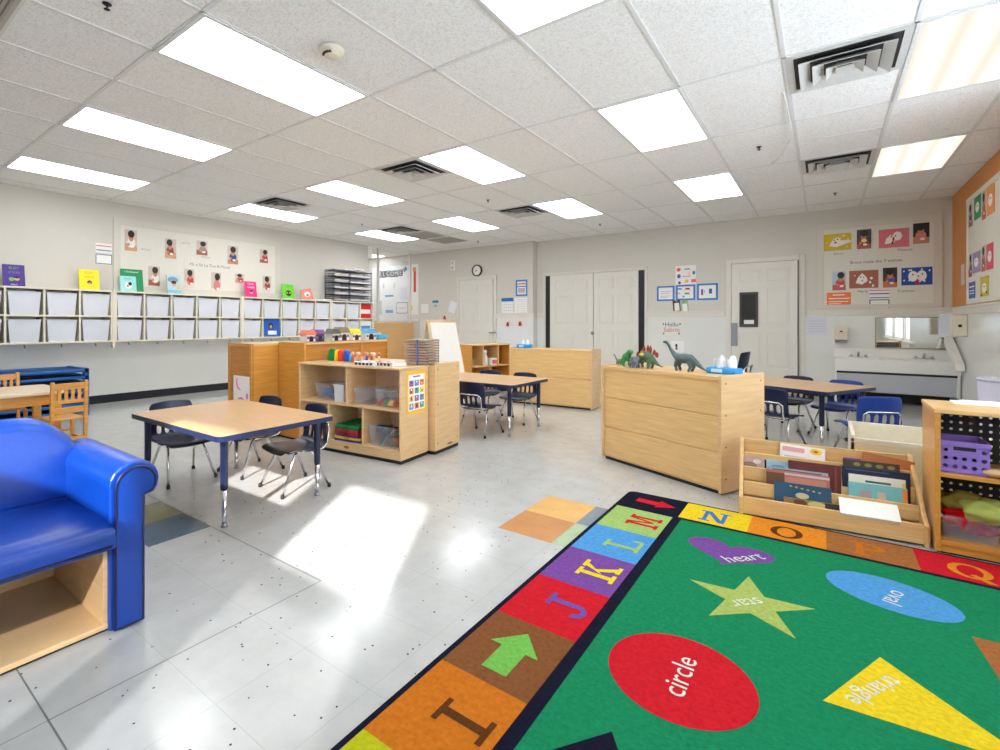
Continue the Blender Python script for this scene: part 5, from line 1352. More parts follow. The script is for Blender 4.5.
tub('clear_tub', 'empty-looking clear tub, middle of the toy shelf', 'tub', S1P(.625, .15, .419), S1A, .17, .22, .125)
tub('clear_tub', 'clear tub of bright small toys, right compartment of the toy shelf', 'tub', S1P(.83, .17, .419), S1A, .20, .24, .13)
for k, (cn, co) in enumerate((('red', (206, 50, 40)), ('green', (50, 140, 60)), ('yellow', (240, 200, 50)), ('orange', (230, 120, 50)), ('brown', (130, 80, 50)), ('dark green', (40, 90, 50)), ('pink', (230, 140, 150)), ('lime', (150, 200, 70)))):
    x, y = .765 + .042 * (k % 4), .10 + .09 * (k // 4)
    m = MB().prism([(-.026, 0), (.026, 0), (.022, .03), (.0, .05), (-.022, .03)], 'y', -.02, .02)
    tag(m.build('small_toy', plain(*co), None, S1P(x, y, .424), S1A + k * .3, bevel=.004), 'small %s toy in the clear tub of bright toys' % cn, 'toy', 'bright small toys')
# coloured trays
for k, (cn, co) in enumerate((('blue', (30, 56, 170)), ('yellow', (246, 206, 40)), ('purple', (110, 40, 110)), ('maroon', (170, 30, 46)), ('dark red', (190, 40, 40)), ('dark green', (20, 110, 60)), ('green', (24, 150, 84)))):
    z = .1035 + .0195 * k
    w = .125 if k > 1 else .145
    o = thing('sorting_tray', '%s plastic tray, %s of the stack low in the toy shelf' % (cn, 'topmost' if k == 6 else ('bottom' if k == 0 else ORD[6 - k] + ' from the top')), 'tray', S1P(.487, .165, z), S1A + (.05 if k < 2 else -.04 * (k % 2)), 'stacked coloured trays')
    m = MB(); R_ = rrect(-w, -.15, w, .15, .02); Q_ = rrect(-w + .012, -.138, w - .012, .138, .014); n = len(R_)
    vs = [(a[0] * .97, a[1] * .97, 0) for a in R_] + [(a[0], a[1], .018) for a in R_] + [(a[0], a[1], .018) for a in Q_] + [(a[0], a[1], .006) for a in Q_]
    m.add(vs, [tuple(range(n))[::-1]] + [(i + l * n, (i + 1) % n + l * n, (i + 1) % n + (l + 1) * n, i + (l + 1) * n) for l in range(3) for i in range(n)] + [tuple(range(3 * n, 4 * n))])
    m.build('tray', plain(*co, .4), o)
    MB().box((-.03, -.152, .008), (.03, -.149, .016)).build('finger_grip', plain(int(co[0] * .7), int(co[1] * .7), int(co[2] * .7)), o)
p = S1P(.815, .17, .1035)
tub('clear_tub', 'large clear tub of green and dark toys at the bottom right of the toy shelf', 'tub', p, S1A, .27, .28, .155)
lumps('toy_piece', '%s toy piece in the large clear tub', 'toy', p, S1A, [('green', (30, 120, 70)), ('dark', (40, 46, 44)), ('brown', (110, 66, 40)), ('dark green', (24, 80, 50)), ('black', (30, 30, 34)), ('orange', (220, 110, 50))], 12, .075, .08, .15, .05, 9, 'toys in the large clear tub')
# poster on the end panel
c_, s_ = math.cos(S1A), math.sin(S1A)
o = thing('picture_chart', 'yellow-bordered chart of small coloured pictures on the end of the toy shelf', 'poster', S1P((S1W + .0005) / S1K, 0, 0), S1A)
MB().box((0, .075, .37), (.002, .33, .70)).build('backing', C(244, 190, 50), o)
mats = [M_PAPER, C(60, 140, 210), C(230, 110, 80), C(90, 170, 90), C(240, 200, 70), C(130, 90, 170), C(60, 60, 70), C(190, 120, 80)]
m = MB(); m.box((.002, .095, .395), (.003, .31, .675), 0)
rnd = random.Random(11)
for r_ in range(4):
    for q in range(3):
        y, z = .103 + .070 * q, .405 + .060 * r_
        m.flat([(.0034, y, z), (.0034, y + .056, z), (.0034, y + .056, z + .046), (.0034, y, z + .046)], 1 + (r_ * 3 + q) % 5)
        m.flat([(.0038, y + u * .056, z + v * .046) for u, v in ell(.4 + rnd.random() * .2, .45, .24, .3, 10)], 1 + (r_ + q * 2 + 3) % 7)
        m.flat([(.0040, y + u * .056, z + v * .046) for u, v in ell(.5, .72, .14, .18, 8)], 6 if (r_ + q) % 2 else 0)
m.flat([(.0036, .15, .655), (.0036, .25, .655), (.0036, .25, .665), (.0036, .15, .665)], 5)
m.build('chart', mats, o)
# ---------- on top of the toy shelf
def arc_piece(label, x, co, h, w, lean):
    m = MB(); pts = [(-w / 2, 0), (w / 2, 0), (w / 2 + lean, h * .55), (w / 2 + lean - .01, h * .85), (lean, h), (-w / 2 + lean * .7, h * .8), (-w / 2 + lean * .3, h * .4)]
    m.prism(pts, 'y', -.025, .025)
    tag(m.build('stacking_piece', plain(*co, .3), None, S1P(x, .29, S1H + .0005), S1A, bevel=.006), label, 'toy', 'stacking pieces on the toy shelf')
arc_piece('green curved toy piece, leftmost on the toy shelf top',   .095, (16, 130, 66), .115, .065, .022)
arc_piece('yellow slim toy piece between the green and red ones', .158, (250, 220, 40), .105, .034, .014)
arc_piece('red rounded toy piece on the toy shelf top', .212, (232, 60, 30), .105, .055, -.008)
arc_piece('royal blue toy piece on the toy shelf top', .272, (30, 80, 190), .105, .05, -.006)
arc_piece('sky blue small toy piece beside the royal blue one', .318, (60, 170, 220), .07, .03, -.004)
for k, (cn, body, hd) in enumerate((('rust red', (190, 90, 70), (226, 180, 150)), ('cream', (226, 200, 180), (220, 170, 130)), ('salmon', (222, 140, 110), (236, 200, 170)), ('peach', (236, 170, 120), (200, 130, 100)), ('blue', (50, 80, 170), (200, 150, 120)), ('terracotta', (200, 110, 80), (230, 190, 160)), ('amber', (230, 160, 90), (240, 220, 200)), ('pale pink', (232, 190, 180), (180, 110, 80)))):
    x = .362 + .036 * k
    o = thing('peg_figure', 'small %s wooden figure, %s from left in the row on the toy shelf' % (cn, ORD[k]), 'toy figure', S1P(x, .25 + .02 * (k % 2), S1H + .0005), 0, 'wooden figures on the toy shelf')
    MB().lathe([(.013, 0), (.015, .012), (.013, .045), (.009, .062)], 12).build('body', plain(*body), o)
    MB().ball((0, 0, .076), .0165, 0, 10, 8).build('head', plain(*hd), o)
for k, (cn, co, x, y, w, d, rz) in enumerate((('white', (240, 236, 236), .60, .05, .10, .075, .1), ('pink and white', (232, 200, 204), .745, .10, .11, .08, -.08))):
    z = S1H + .0005
    o = thing('picture_book', '%s book lying flat on the right of the toy shelf top' % cn, 'book', S1P(x + .06, y + .04, z), S1A + rz, 'books lying on the toy shelf')
    MB().box((-w, -d, .003), (w, d, .027)).build('pages', M_PAPER, o)
    MB().box((-w - .003, -d - .003, 0), (w + .003, d + .003, .003)).box((-w - .003, -d - .003, .027), (w + .003, d + .003, .030)).build('cover', plain(*co), o)
    m = MB()
    for q in range(4): m.prism([(x_ * .02 + (-w * .7 + q * w * .45), y_ * .016 + (-.03 + .05 * (q % 2))) for x_, y_ in ell(0, 0, 1, 1, 8)], 'z', .0301, .0306)
    for q in range(5): m.box((-w * .9 + q * w * .36, -d - .0038, .006), (-w * .9 + q * w * .36 + .024, -d - .003, .024))
    m.build('print', plain(60, 50, 60), o)
# stack of puzzle boards in a rack
def puzzle_stack():
    b = S1P(.918, .42, S1H + .0005)
    rz = S1A
    rk = thing('puzzle_rack', 'wire rack with a blue upright holding the stack of puzzle boards', 'rack', b, rz)
    m = MB()
    for y in (-.08, .08): m.tube([(-.113, y, .004), (.113, y, .004)], .003, 6)
    for x in (-.113, .113):
        m.tube([(x, -.08, .004), (x, -.08, .205), (x, .08, .205), (x, .08, .004)], .0025, 6)
    m.build('wire_frame', M_STEEL, rk)
    MB().box((.025, -.113, .0), (.036, -.109, .21)).build('upright', plain(50, 90, 180), rk)
    for k in range(9):
        z = .012 + .0225 * k
        o = MB().box((-.105, -.105, 0), (.105, .105, .014), 0).box((-.10, -.10, .014), (.10, .10, .0155), 1).build('puzzle_board', [wood('grey_wood', 176, 148, 128, var=.2), plain(150, 120 + 6 * k, 130)], None, b + Vector((0, 0, z)), rz + (.02 if k % 2 else -.015))
        tag(o, 'grey-brown puzzle board, %s of the stack on the toy shelf' % ('topmost' if k == 8 else ('bottom' if k == 0 else ORD[8 - k] + ' from top')), 'puzzle', 'stacked puzzle boards')
puzzle_stack()
# ---------- toy houses on the tall honey cabinet
def house(px, label, wall, roof, w, h, arch=False):
    z = .906
    x = -3.88; y = atx(px, 340, x).y
    o = thing('toy_house', label, 'toy house', (x, y, z), 0, 'toy houses on the tall cabinet')
    MB().box((-.05, -w / 2, 0), (.05, w / 2, h * .62)).build('walls', wall, o, bevel=.004)
    MB().prism([(-w / 2 - .012, h * .6), (w / 2 + .012, h * .6), (w * .32, h), (-w * .32, h)], 'x', -.06, .06).build('roof', roof, o, bevel=.004)
    m = MB(); q = w * .22
    m.prism([(-q, .002), (q, .002), (q, h * .32)] + [(q * math.cos(a * PI / 8), h * .32 + q * .8 * math.sin(a * PI / 8)) for a in range(9)] + [(-q, h * .32)], 'x', .0502, .053)
    m.build('door', M_BLACK, o)
    for s_ in (-1, 1): MB().box((.0502, s_ * w * .36 - .013, h * .25), (.052, s_ * w * .36 + .013, h * .45)).build('window', C(120, 90, 140), o)
    return o
house(308, 'toy house with a coral roof and dark doorway, leftmost on the tall cabinet', C(220, 210, 214), C(226, 120, 90), .10, .11)
house(317, 'toy house with a purple-blue roof beside the coral-roofed one', C(60, 60, 110), C(140, 90, 150), .10, .115)
house(333, 'small grey-green toy house on the tall cabinet', C(206, 212, 196), C(96, 100, 92), .10, .12)
house(341, 'toy barn with an arched black door on the tall cabinet', C(226, 222, 214), C(140, 128, 96), .13, .135)
house(353.5, 'toy house with a yellow roof on the tall cabinet', C(236, 236, 226), C(244, 232, 40), .11, .115)
house(368, 'toy house with a blue roof, rightmost on the tall cabinet', C(206, 214, 226), C(96, 160, 214), .15, .115)
o = thing('toy_boat', 'small turquoise toy boat beside the blue-roofed toy house', 'toy', (-3.88, atx(381, 340, -3.88).y, .906))
MB().prism([(-.07, .0), (.05, .0), (.09, .045), (-.08, .05)], 'x', -.035, .035).build('hull', C(70, 176, 214), o, bevel=.008)
MB().box((-.02, -.05, .045), (.02, .0, .07)).build('cabin', C(150, 210, 236), o, bevel=.006)

# ---------- easel behind the shelves
def easel():
    o = thing('easel', 'wooden A-frame easel with a white board, behind the toy shelf', 'easel', (-3.98, 5.08, 0))
    # board leans: top at x=0, foot at x=+.22 ; spans y -.27 .. +.27
    R = Matrix.Rotation(0, 3, 'X')
    def pt(f, y, off=0): return Vector((.02 + .25 * f + off, y, 1.10 - 1.10 * f))
    for s_ in (1, -1):
        b = MB(); f0, f1 = .01, .62
        vs = [pt(f0, -.27), pt(f0, .27), pt(f1, .27), pt(f1, -.27)]
        n = Vector((.975, 0, .22)) * .012
        vs = [v for v in vs] + [v + n for v in vs]
        if s_ < 0: vs = [Vector((-v.x, v.y, v.z)) for v in vs]
        b.add(vs, [(0, 1, 2, 3), (4, 5, 6, 7), (0, 1, 5, 4), (1, 2, 6, 5), (2, 3, 7, 6), (3, 0, 4, 7)])
        b.build('board', M_WHITE, o)
        for y in (-.285, .285):
            m = MB(); m.tube([(s_ * .004, y, 1.12), (s_ * .27, y, .0)], .017, 4); m.build('leg', M_BEECH, o)
        MB().box((s_ * .175 if s_ > 0 else s_ * .26, -.28, .40), (s_ * .26 if s_ > 0 else s_ * .175, .28, .415)).build('tray', M_BEECH, o)
    MB().tube([(0, -.295, 1.10), (0, .295, 1.10)], .02, 6).build('top_rail', M_BEECH, o)
easel()

# ---------- tissue box and blue item on the plain cabinet
def tissue(label, loc, rz, w, d, h, tw):
    o = thing('tissue_pack', label, 'tissue pack', loc, rz)
    MB().box((-w, -d, 0), (w, d, h)).build('pack', C(40, 150, 226), o, bevel=.012)
    MB().box((-w * .6, -d - .001, h * .25), (w * .1, -d + .004, h * .8)).build('label', C(180, 220, 244), o)
    m = MB(); rnd = random.Random(int(w * 1000))
    nu, nv = 18, 6
    vs = [((-tw + 2 * tw * i / (nu - 1)) * (1 - .25 * j / (nv - 1)) + .008 * math.sin(i * 2.1 + j), d * .4 * math.sin(i * .8) * (1 - .4 * j / (nv - 1)) + .006 * math.sin(3 * j + i), h - .004 + (.115 - .045 * abs(math.sin(i * .33 + .9))) * tw / .055 * .55 * j / (nv - 1)) for j in range(nv) for i in range(nu)]
    m.add(vs, [(j * nu + i, j * nu + i + 1, (j + 1) * nu + i + 1, (j + 1) * nu + i) for j in range(nv - 1) for i in range(nu - 1)], 0, True)
    m.build('tissue', M_PAPER, o, solid=.003, sub=1)
    return o
pc = Vector((-3.25, 6.00, .743))
tissue('blue pack with a white tissue puff on the plain cabinet', (pc.x, pc.y, pc.z), math.radians(3), .10, .05, .05, .07)
# ---------- dinosaurs and pack on the big cabinet
def CP(x, y, z=.7425):
    a = R2((x, y), CA); return Vector((-1.419 + a[0], 3.89 + a[1], z))
def beast(name, label, tubes, mat, loc, rz, scale, extra=(), voxel=.05):
    m = MB()
    for path, rad in tubes: m.tube(path, rad, 10)
    me_o = m.build(name, mat, None, loc, rz)
    for v in me_o.data.vertices: v.co *= scale
    md = me_o.modifiers.new('blend', 'REMESH'); md.mode = 'VOXEL'; md.voxel_size = voxel * scale; md.use_smooth_shade = True
    sm = me_o.modifiers.new('soft', 'SMOOTH'); sm.factor = .5; sm.iterations = 2
    tag(me_o, label, 'toy dinosaur', 'toy dinosaurs')
    for nm, mm, mt in extra:
        c = mm.build(nm, mt, me_o)
        for v in c.data.vertices: v.co *= scale
    return me_o
def legs(xf, xb, yw, ztop, r, foot=.0):
    out = []
    for x in (xf, xb):
        for s in (-1, 1): out.append(([(x, s * yw, ztop), (x + .03 * (1 if x == xb else -1), s * yw * 1.1, ztop * .5), (x, s * yw * 1.1, .03), (x - .02, s * yw * 1.1, 0)], [r * 1.5, r, r * .85, r]))
    return out
D_GREY = pbr('dino_grey_green', rgb(76, 96, 98), .5, var=.3, scale=25)
D_GREEN = pbr('dino_green', rgb(46, 140, 70), .45, var=.3, scale=22)
D_OLIVE = pbr('dino_olive', rgb(84, 112, 84), .5, var=.35, scale=24)
D_BLUEG = pbr('dino_blue_grey', rgb(108, 124, 140), .5, var=.25, scale=24)
# unit = total length about 1, head towards -x
brach = [([(-.42, 0, .53), (-.36, 0, .55), (-.30, 0, .50), (-.24, 0, .40), (-.16, 0, .30), (-.06, 0, .24), (.06, 0, .24), (.18, 0, .235), (.30, 0, .17), (.42, 0, .08), (.52, 0, .03), (.58, 0, .025)], [.022, .034, .028, .032, .05, .092, .105, .092, .055, .03, .014, .006])] + legs(-.07, .19, .05, .17, .034)
dzt = .743
def face_deg(d): return CA + math.radians(d)
beast('toy_dinosaur', 'long-necked grey-green toy dinosaur on the big maple cabinet', brach, D_GREY, CP(.60, .17, dzt), CA, .37, voxel=.02)
stego = [([(-.42, 0, .12), (-.34, 0, .16), (-.24, 0, .22), (-.08, 0, .33), (.08, 0, .33), (.2, 0, .24), (.36, 0, .12), (.5, 0, .06), (.6, 0, .10)], [.03, .05, .075, .14, .135, .09, .045, .022, .008])] + legs(-.16, .14, .075, .2, .045)
pl = MB()
for k in range(7):
    x = -.26 + .1 * k; zb = .30 + .16 * math.sin(PI * (k + .6) / 7.4) - .02; hh = .16 if 1 < k < 5 else .10
    hh *= 1.25; pl.prism([(x - .03, zb - .03), (x + .03, zb - .03), (x + .052, zb + hh * .45), (x + .01, zb + hh), (x - .042, zb + hh * .45)], 'y', -.012 + .03 * (k % 2), .012 + .03 * (k % 2))
beast('toy_dinosaur', 'green plated toy dinosaur with red-brown back plates and a yellow patch', stego, D_OLIVE, CP(.325, .13, dzt), CA + .05, .275, [('back_plates', pl, C(170, 70, 52)), ('yellow_patch', MB().ball((-.04, -.1, .36), .09, 0, 10, 6, (1, .5, .6)), C(226, 210, 60))], voxel=.025)
rex = [([(.42, 0, .04), (.28, 0, .10), (.12, 0, .22), (0, 0, .30), (-.10, 0, .38), (-.18, 0, .46), (-.30, 0, .46)], [.012, .04, .09, .13, .10, .09, .05])] + [([(.02, s * .08, .24), (-.04, s * .1, .14), (.03, s * .1, .05), (-.06, s * .1, .01)], [.07, .045, .03, .035]) for s in (-1, 1)] + [([(-.1, s * .07, .32), (-.18, s * .08, .26), (-.2, s * .08, .28)], [.03, .02, .012]) for s in (-1, 1)]
beast('toy_dinosaur', 'bright green toy dinosaur with a curled tail near the left end', rex, D_GREEN, CP(.165, .10, dzt), CA + PI - .2, .25, voxel=.025)
crest = MB().prism([(-.02, .30), (.06, .32), (.10, .52), (.02, .60), (-.06, .50)], 'y', -.02, .02).prism([(.10, .34), (.16, .36), (.2, .50), (.12, .52)], 'y', -.015, .015)
beast('toy_dinosaur', 'small green crested toy dinosaur behind the bright green one', [([(.4, 0, .06), (.24, 0, .14), (.08, 0, .24), (-.08, 0, .28), (-.2, 0, .34), (-.32, 0, .30)], [.015, .05, .1, .1, .07, .04])] + legs(-.06, .12, .06, .18, .035), pbr('dino_dark_green', rgb(40, 104, 74), .5, var=.2), CP(.20, .26, dzt), CA + .6, .20, [('crest', crest, D_GREEN)], voxel=.025)
tri = [([(-.42, 0, .16), (-.34, 0, .20), (-.22, 0, .26), (-.08, 0, .27), (.1, 0, .27), (.24, 0, .2), (.4, 0, .1), (.5, 0, .05)], [.03, .07, .12, .12, .13, .09, .035, .01])] + legs(-.12, .16, .075, .18, .045)
hn = MB().prism([(-.30 + .0, .28), (-.18, .22), (-.14, .42), (-.24, .46)], 'y', -.13, .13)
for s in (-1, 1): hn.tube([(-.32, s * .05, .26), (-.44, s * .06, .36), (-.50, s * .06, .42)], [.02, .014, .003], 8)
hn.tube([(-.42, 0, .2), (-.48, 0, .27)], [.016, .003], 8)
beast('toy_dinosaur', 'blue-grey horned toy dinosaur in front of the plated one', tri, D_BLUEG, CP(.275, .055, dzt), CA + 2.6, .185, [('frill_and_horns', hn, pbr('dino_frill', rgb(120, 116, 120), .5, var=.2))], voxel=.025)
beast('toy_dinosaur', 'tiny grey long-necked toy dinosaur at the left end of the cabinet', [([(p_[0], p_[1], p_[2]) for p_ in brach[0][0]], [r_ * 1.15 for r_ in brach[0][1]])] + brach[1:], pbr('dino_stone', rgb(120, 134, 130), .5, var=.25, scale=40), CP(.055, .14, dzt), CA - .1, .15, voxel=.022)
tissue('blue tissue pack with white tissues at the right end of the big maple cabinet', CP(.86, .25, .7425), CA + .15, .10, .055, .04, .082)

# ---------- book display
BA = math.atan2(3.284 - 3.2065, .411 + .38); B0 = (-.38, 3.2065); BW = .79
def BP(x, y, z=0):
    a = R2((x, y), BA); return Vector((B0[0] + a[0], B0[1] + a[1], z))
disp = thing('book_display', 'low maple tiered book display full of picture books at the rug edge', 'book display', (B0[0], B0[1], 0), BA)
side = [(0, .0), (.0, .105), (.035, .125), (.30, .375), (.345, .375), (.345, 0)]
for x in (0, BW - .02): MB().prism(side, 'x', x, x + .02).build('side_panel', M_MAPLE, disp, bevel=.005)
NT = 4
for k in range(NT):
    y = .006 + .078 * k; zt = .108 + .066 * k
    MB().box((.02, y, .012 if k == 0 else zt - .075), (BW - .02, y + .014, zt)).build('tier_board', M_MAPLEH, disp, bevel=.003)
    MB().box((.02, y + .014, .03 + .06 * k), (BW - .02, y + .080, .042 + .06 * k)).build('tier_floor', M_MAPLE, disp)
MB().box((.02, .325, .012), (BW - .02, .34, .37)).build('back_panel', M_MAPLE, disp, bevel=.003)
def dbook(label, px0, px1, pyt, tier, cover, spine=None, off=.02, lean=.20, th=.012, decor=(), tilt=0.0, zadd=0.0, hh=None):
    y = .006 + .078 * tier + off; zf = .043 + .06 * tier
    Yw = B0[1] + y * math.cos(BA) + .04
    a, b = aty(px0, pyt, Yw), aty(px1, pyt, Yw)
    w = b.x - a.x; h = hh or max(.06, (a.z + b.z) / 2 - zf) / math.cos(lean); zf += zadd
    xl = (a.x + w / 2 - B0[0])
    o = thing('picture_book', label, 'book', BP(xl, y, zf + .001), BA, 'picture books in the book display')
    R = Matrix.Rotation(-lean, 3, 'X') @ Matrix.Rotation(tilt, 3, 'Y')
    def tr(m): m.v = [tuple(R @ Vector(v)) for v in m.v]; return m
    tr(MB().box((-w / 2 + .003, .002, .001), (w / 2 - .003, th - .002, h - .002))).build('pages', M_PAPER, o)
    tr(MB().box((-w / 2, 0, 0), (w / 2, .002, h)).box((-w / 2, th - .002, 0), (w / 2, th, h)).box((-w / 2, 0, 0), (-w / 2 + .002, th, h))).build('cover', cover, o)
    mats, m = [], MB()
    for k, d in enumerate(decor):
        if d[0] not in mats: mats.append(d[0])
        m.flat([(-w / 2 + u * w, -.0006 - .0003 * k, v * h) for u, v in d[1]], mats.index(d[0]))
    if mats: tr(m).build('cover_art', mats, o)
    return o
NV = C(22, 32, 66)
dbook('cream picture book with worn brown art, lowest at the front left of the display', 785, 841, 501.5, 0, C(150, 120, 70), off=.022, lean=.12, decor=[(C(110, 60, 40), ell(.3, .8, .12, .2)), (C(206, 190, 120), ell(.6, .8, .16, .2)), (C(60, 50, 40), rc(.75, .6, 1, 1))])
dbook('dark teal picture book with gold ornament at the front left of the display', 776, 834, 486.5, 0, C(28, 74, 104), off=.044, lean=.26, decor=[(C(170, 160, 110), ell(.3 + .1 * k, .9 - .02 * k, .03, .03, 6)) for k in range(6)] + [(C(200, 190, 150), ell(.5, .62, .12, .1))])
dbook('white-paged book lying tilted in the front right pocket of the display', 841, 903, 497, 0, Wc, off=-.012, lean=.95, th=.016, decor=[], zadd=.062, hh=.10)
dbook('red-brown and white picture book in the second tier, left', 769, 833, 473.5, 1, C(186, 110, 92), off=.018, lean=.16, decor=[(C(110, 70, 50), rc(0, .3, .3, .9)), (C(206, 190, 190), rc(.3, .86, 1, .94)), (C(200, 130, 110), rc(.3, .5, .95, .8))])
dbook('grey-blue picture book leaning behind the red-brown one', 770, 832, 471, 1, C(150, 170, 190), off=.036, lean=.16, decor=[(C(60, 70, 80), rc(.1, .9, .9, .95))])
dbook('large maroon picture book in the middle of the display', 792, 845.5, 464.5, 1, C(104, 40, 40), off=.060, lean=.10, decor=[(C(140, 60, 50), rc(.88, .1, .92, .95))])
dbook('pale blue picture book, left of the maroon one', 771, 800, 462, 2, C(160, 196, 214), off=.042, lean=.16, decor=[(C(110, 150, 180), ell(.4, .7, .25, .1))])
dbook('pinkish grey picture book at the far left of the display', 744.5, 769, 457, 2, C(196, 160, 150), off=.03, lean=.2, decor=[(C(150, 120, 110), ell(.4, .6, .3, .16)), (C(226, 206, 200), ell(.7, .8, .16, .1))])
dbook('black book with a white top edge behind the pale blue one', 761, 800, 457.5, 2, C(36, 34, 36), off=.058, lean=.18)
dbook('white magazine with a yellow badge standing in the back row', 785, 831, 448, 3, C(236, 230, 226), off=.03, lean=.30, decor=[(C(240, 190, 30), ell(.80, .84, .13, .12)), (C(150, 60, 40), ell(.80, .84, .05, .04)), (C(226, 160, 160), rc(.05, .72, .55, .9)), (C(200, 190, 196), rc(.1, .5, .6, .56))], tilt=.05)
dbook('teal picture book with an orange edge in the second tier, right', 852, 913, 488, 1, C(120, 186, 190), off=.018, lean=.16, decor=[(C(240, 130, 50), rc(.92, .0, 1, .95)), (C(170, 150, 150), rc(.2, .4, .4, .75)), (C(200, 180, 160), rc(.5, .4, .64, .75))])
dbook('white picture book with dark print behind the teal one', 853, 912, 480, 1, C(236, 230, 214), off=.036, lean=.16, decor=[(C(70, 90, 100), rc(.3, .80, .75, .86)), (C(90, 80, 80), ell(.35, .7, .05, .05)), (C(230, 190, 90), rc(.94, .1, 1, .9))])
dbook('small cream book left of the white one in the display', 845.5, 853, 483, 1, C(226, 200, 140), off=.05, lean=.2)
dbook('long navy picture book in the third tier, right', 846.5, 917, 472.5, 1, NV, off=.060, lean=.10, decor=[(C(70, 80, 120), rc(.05, .93, .7, .96))])
dbook('dark green picture book with golden figures behind the navy one', 849, 908, 465, 2, C(64, 58, 40), off=.026, lean=.2, decor=[(C(150, 130, 70), ell(.25 + .2 * k, .88, .07, .06, 8)) for k in range(4)])
dbook('purple book corner showing at the back right of the display', 849.5, 868, 461, 2, C(134, 60, 150), off=.044, lean=.2)
dbook('orange-brown book with a curved top at the back right of the display', 864, 918, 460, 2, C(188, 112, 56), off=.052, lean=.26, decor=[], tilt=.14)

# ---------- open shelf with black pegboard at the right
F0 = (.416, 3.242); FW, FD, FH = .92, .375, .678; FA = 0.0
def FP(x, y, z=0):
    a = R2((x, y), FA); return Vector((F0[0] + a[0], F0[1] + a[1], z))
fs = thing('pegboard_shelf', 'honey wood shelf with a black pegboard back at the right edge', 'shelf unit', (F0[0], F0[1], 0), FA)
MB().box((0, 0, .01), (.02, FD, FH - .02)).build('side_panel', M_PINE, fs, bevel=.003)
MB().box((FW - .02, 0, .01), (FW, FD, FH - .02)).build('side_panel', M_PINE, fs, bevel=.003)
MB().box((-.004, -.004, FH - .02), (FW + .004, FD, FH)).build('top', M_MAPLE, fs, bevel=.003)
MB().box((.02, .004, .36), (FW - .02, FD - .01, .378)).build('shelf', M_PINE, fs, bevel=.002)
MB().box((.02, .004, .045), (FW - .02, FD - .01, .063)).build('bottom_shelf', M_PINE, fs)
MB().box((.02, .012, .01), (FW - .02, .03, .045)).build('front_rail', M_PINE, fs)
MB().box((.01, .02, 0), (FW - .01, FD - .02, .01)).build('toe_kick', M_BLACK, fs)
def perforated(m, o, ux, uz, nx, nz, sx, sz, r, skip=None, mat=0):
    """plate of nx by nz cells, each with a round hole"""
    for i in range(nx):
        for j in range(nz):
            cx, cz = (i + .5) * sx, (j + .5) * sz
            q = [(cx - sx / 2, cz - sz / 2), (cx + sx / 2, cz - sz / 2), (cx + sx / 2, cz + sz / 2), (cx - sx / 2, cz + sz / 2)]
            if skip and skip(i, j):
                m.flat([o + ux * a + uz * b for a, b in q], mat); continue
            inner = [(cx + r * math.cos(-3 * PI / 4 + k * PI / 4), cz + r * math.sin(-3 * PI / 4 + k * PI / 4)) for k in range(8)]
            outer = [q[0], ((q[0][0] + q[1][0]) / 2, q[0][1]), q[1], (q[1][0], cz), q[2], (cx, q[2][1]), q[3], (q[3][0], cz)]
            vs = [o + ux * a + uz * b for a, b in outer + inner]
            m.add(vs, [(k, (k + 1) % 8, 8 + (k + 1) % 8, 8 + k) for k in range(8)], mat)
m = MB(); perforated(m, Vector((.02, FD - .006, .06)), Vector((1, 0, 0)), Vector((0, 0, 1)), 26, 17, .035, .0352, .0068)
m.build('pegboard', M_PEGBLACK, fs, solid=.004)
# purple basket
bk = thing('purple_basket', 'purple plastic basket with round holes on the upper pegboard shelf', 'basket', FP(.104, .14, .379), FA)
def basket(o, w, d, h):
    fr = MB(); n = 6
    perforated(fr, Vector((-w / 2, -d / 2, .012)), Vector((1, 0, 0)), Vector((0, 0, 1)), 5, 3, w / 5, (h - .035) / 3, .0095, lambda i, j: j == 2 and 0 < i < 4)
    fr.box((-.036, -d / 2 - .001, h - .040), (.036, -d / 2 + .002, h - .022), 1)
    fr.build('front', [M_PURPLE, M_BLACK], o, solid=.003)
    for sx in (-1, 1):
        s_ = MB(); perforated(s_, Vector((sx * w / 2, -d / 2, .012)), Vector((0, 1, 0)), Vector((0, 0, 1)), 5, 3, d / 5, (h - .035) / 3, .0095); s_.build('end', M_PURPLE, o, solid=.003)
    b = MB(); perforated(b, Vector((-w / 2, d / 2, .012)), Vector((1, 0, 0)), Vector((0, 0, 1)), 5, 3, w / 5, (h - .035) / 3, .0095); b.build('back', M_PURPLE, o, solid=.003)
    r = MB().box((-w / 2 - .006, -d / 2 - .006, h - .024), (w / 2 + .006, -d / 2 + .003, h)).box((-w / 2 - .006, d / 2 - .003, h - .024), (w / 2 + .006, d / 2 + .006, h)).box((-w / 2 - .006, -d / 2, h - .024), (-w / 2 + .003, d / 2, h)).box((w / 2 - .003, -d / 2, h - .024), (w / 2 + .006, d / 2, h))
    r.build('rim', M_PURPLE, o, bevel=.003)
    MB().box((-w / 2 - .004, -d / 2 - .004, 0), (w / 2 + .004, d / 2 + .004, .014)).build('base', M_PURPLE, o, bevel=.003)
basket(bk, .158, .20, .148)
o = thing('toy_block', 'tan rounded wooden block beside the purple basket', 'toy', FP(.215, .055, .379), .3)
MB().ball((0, 0, .02), .045, 0, 14, 8, (1.3, .8, .44)).build('block', C(206, 172, 128), o)
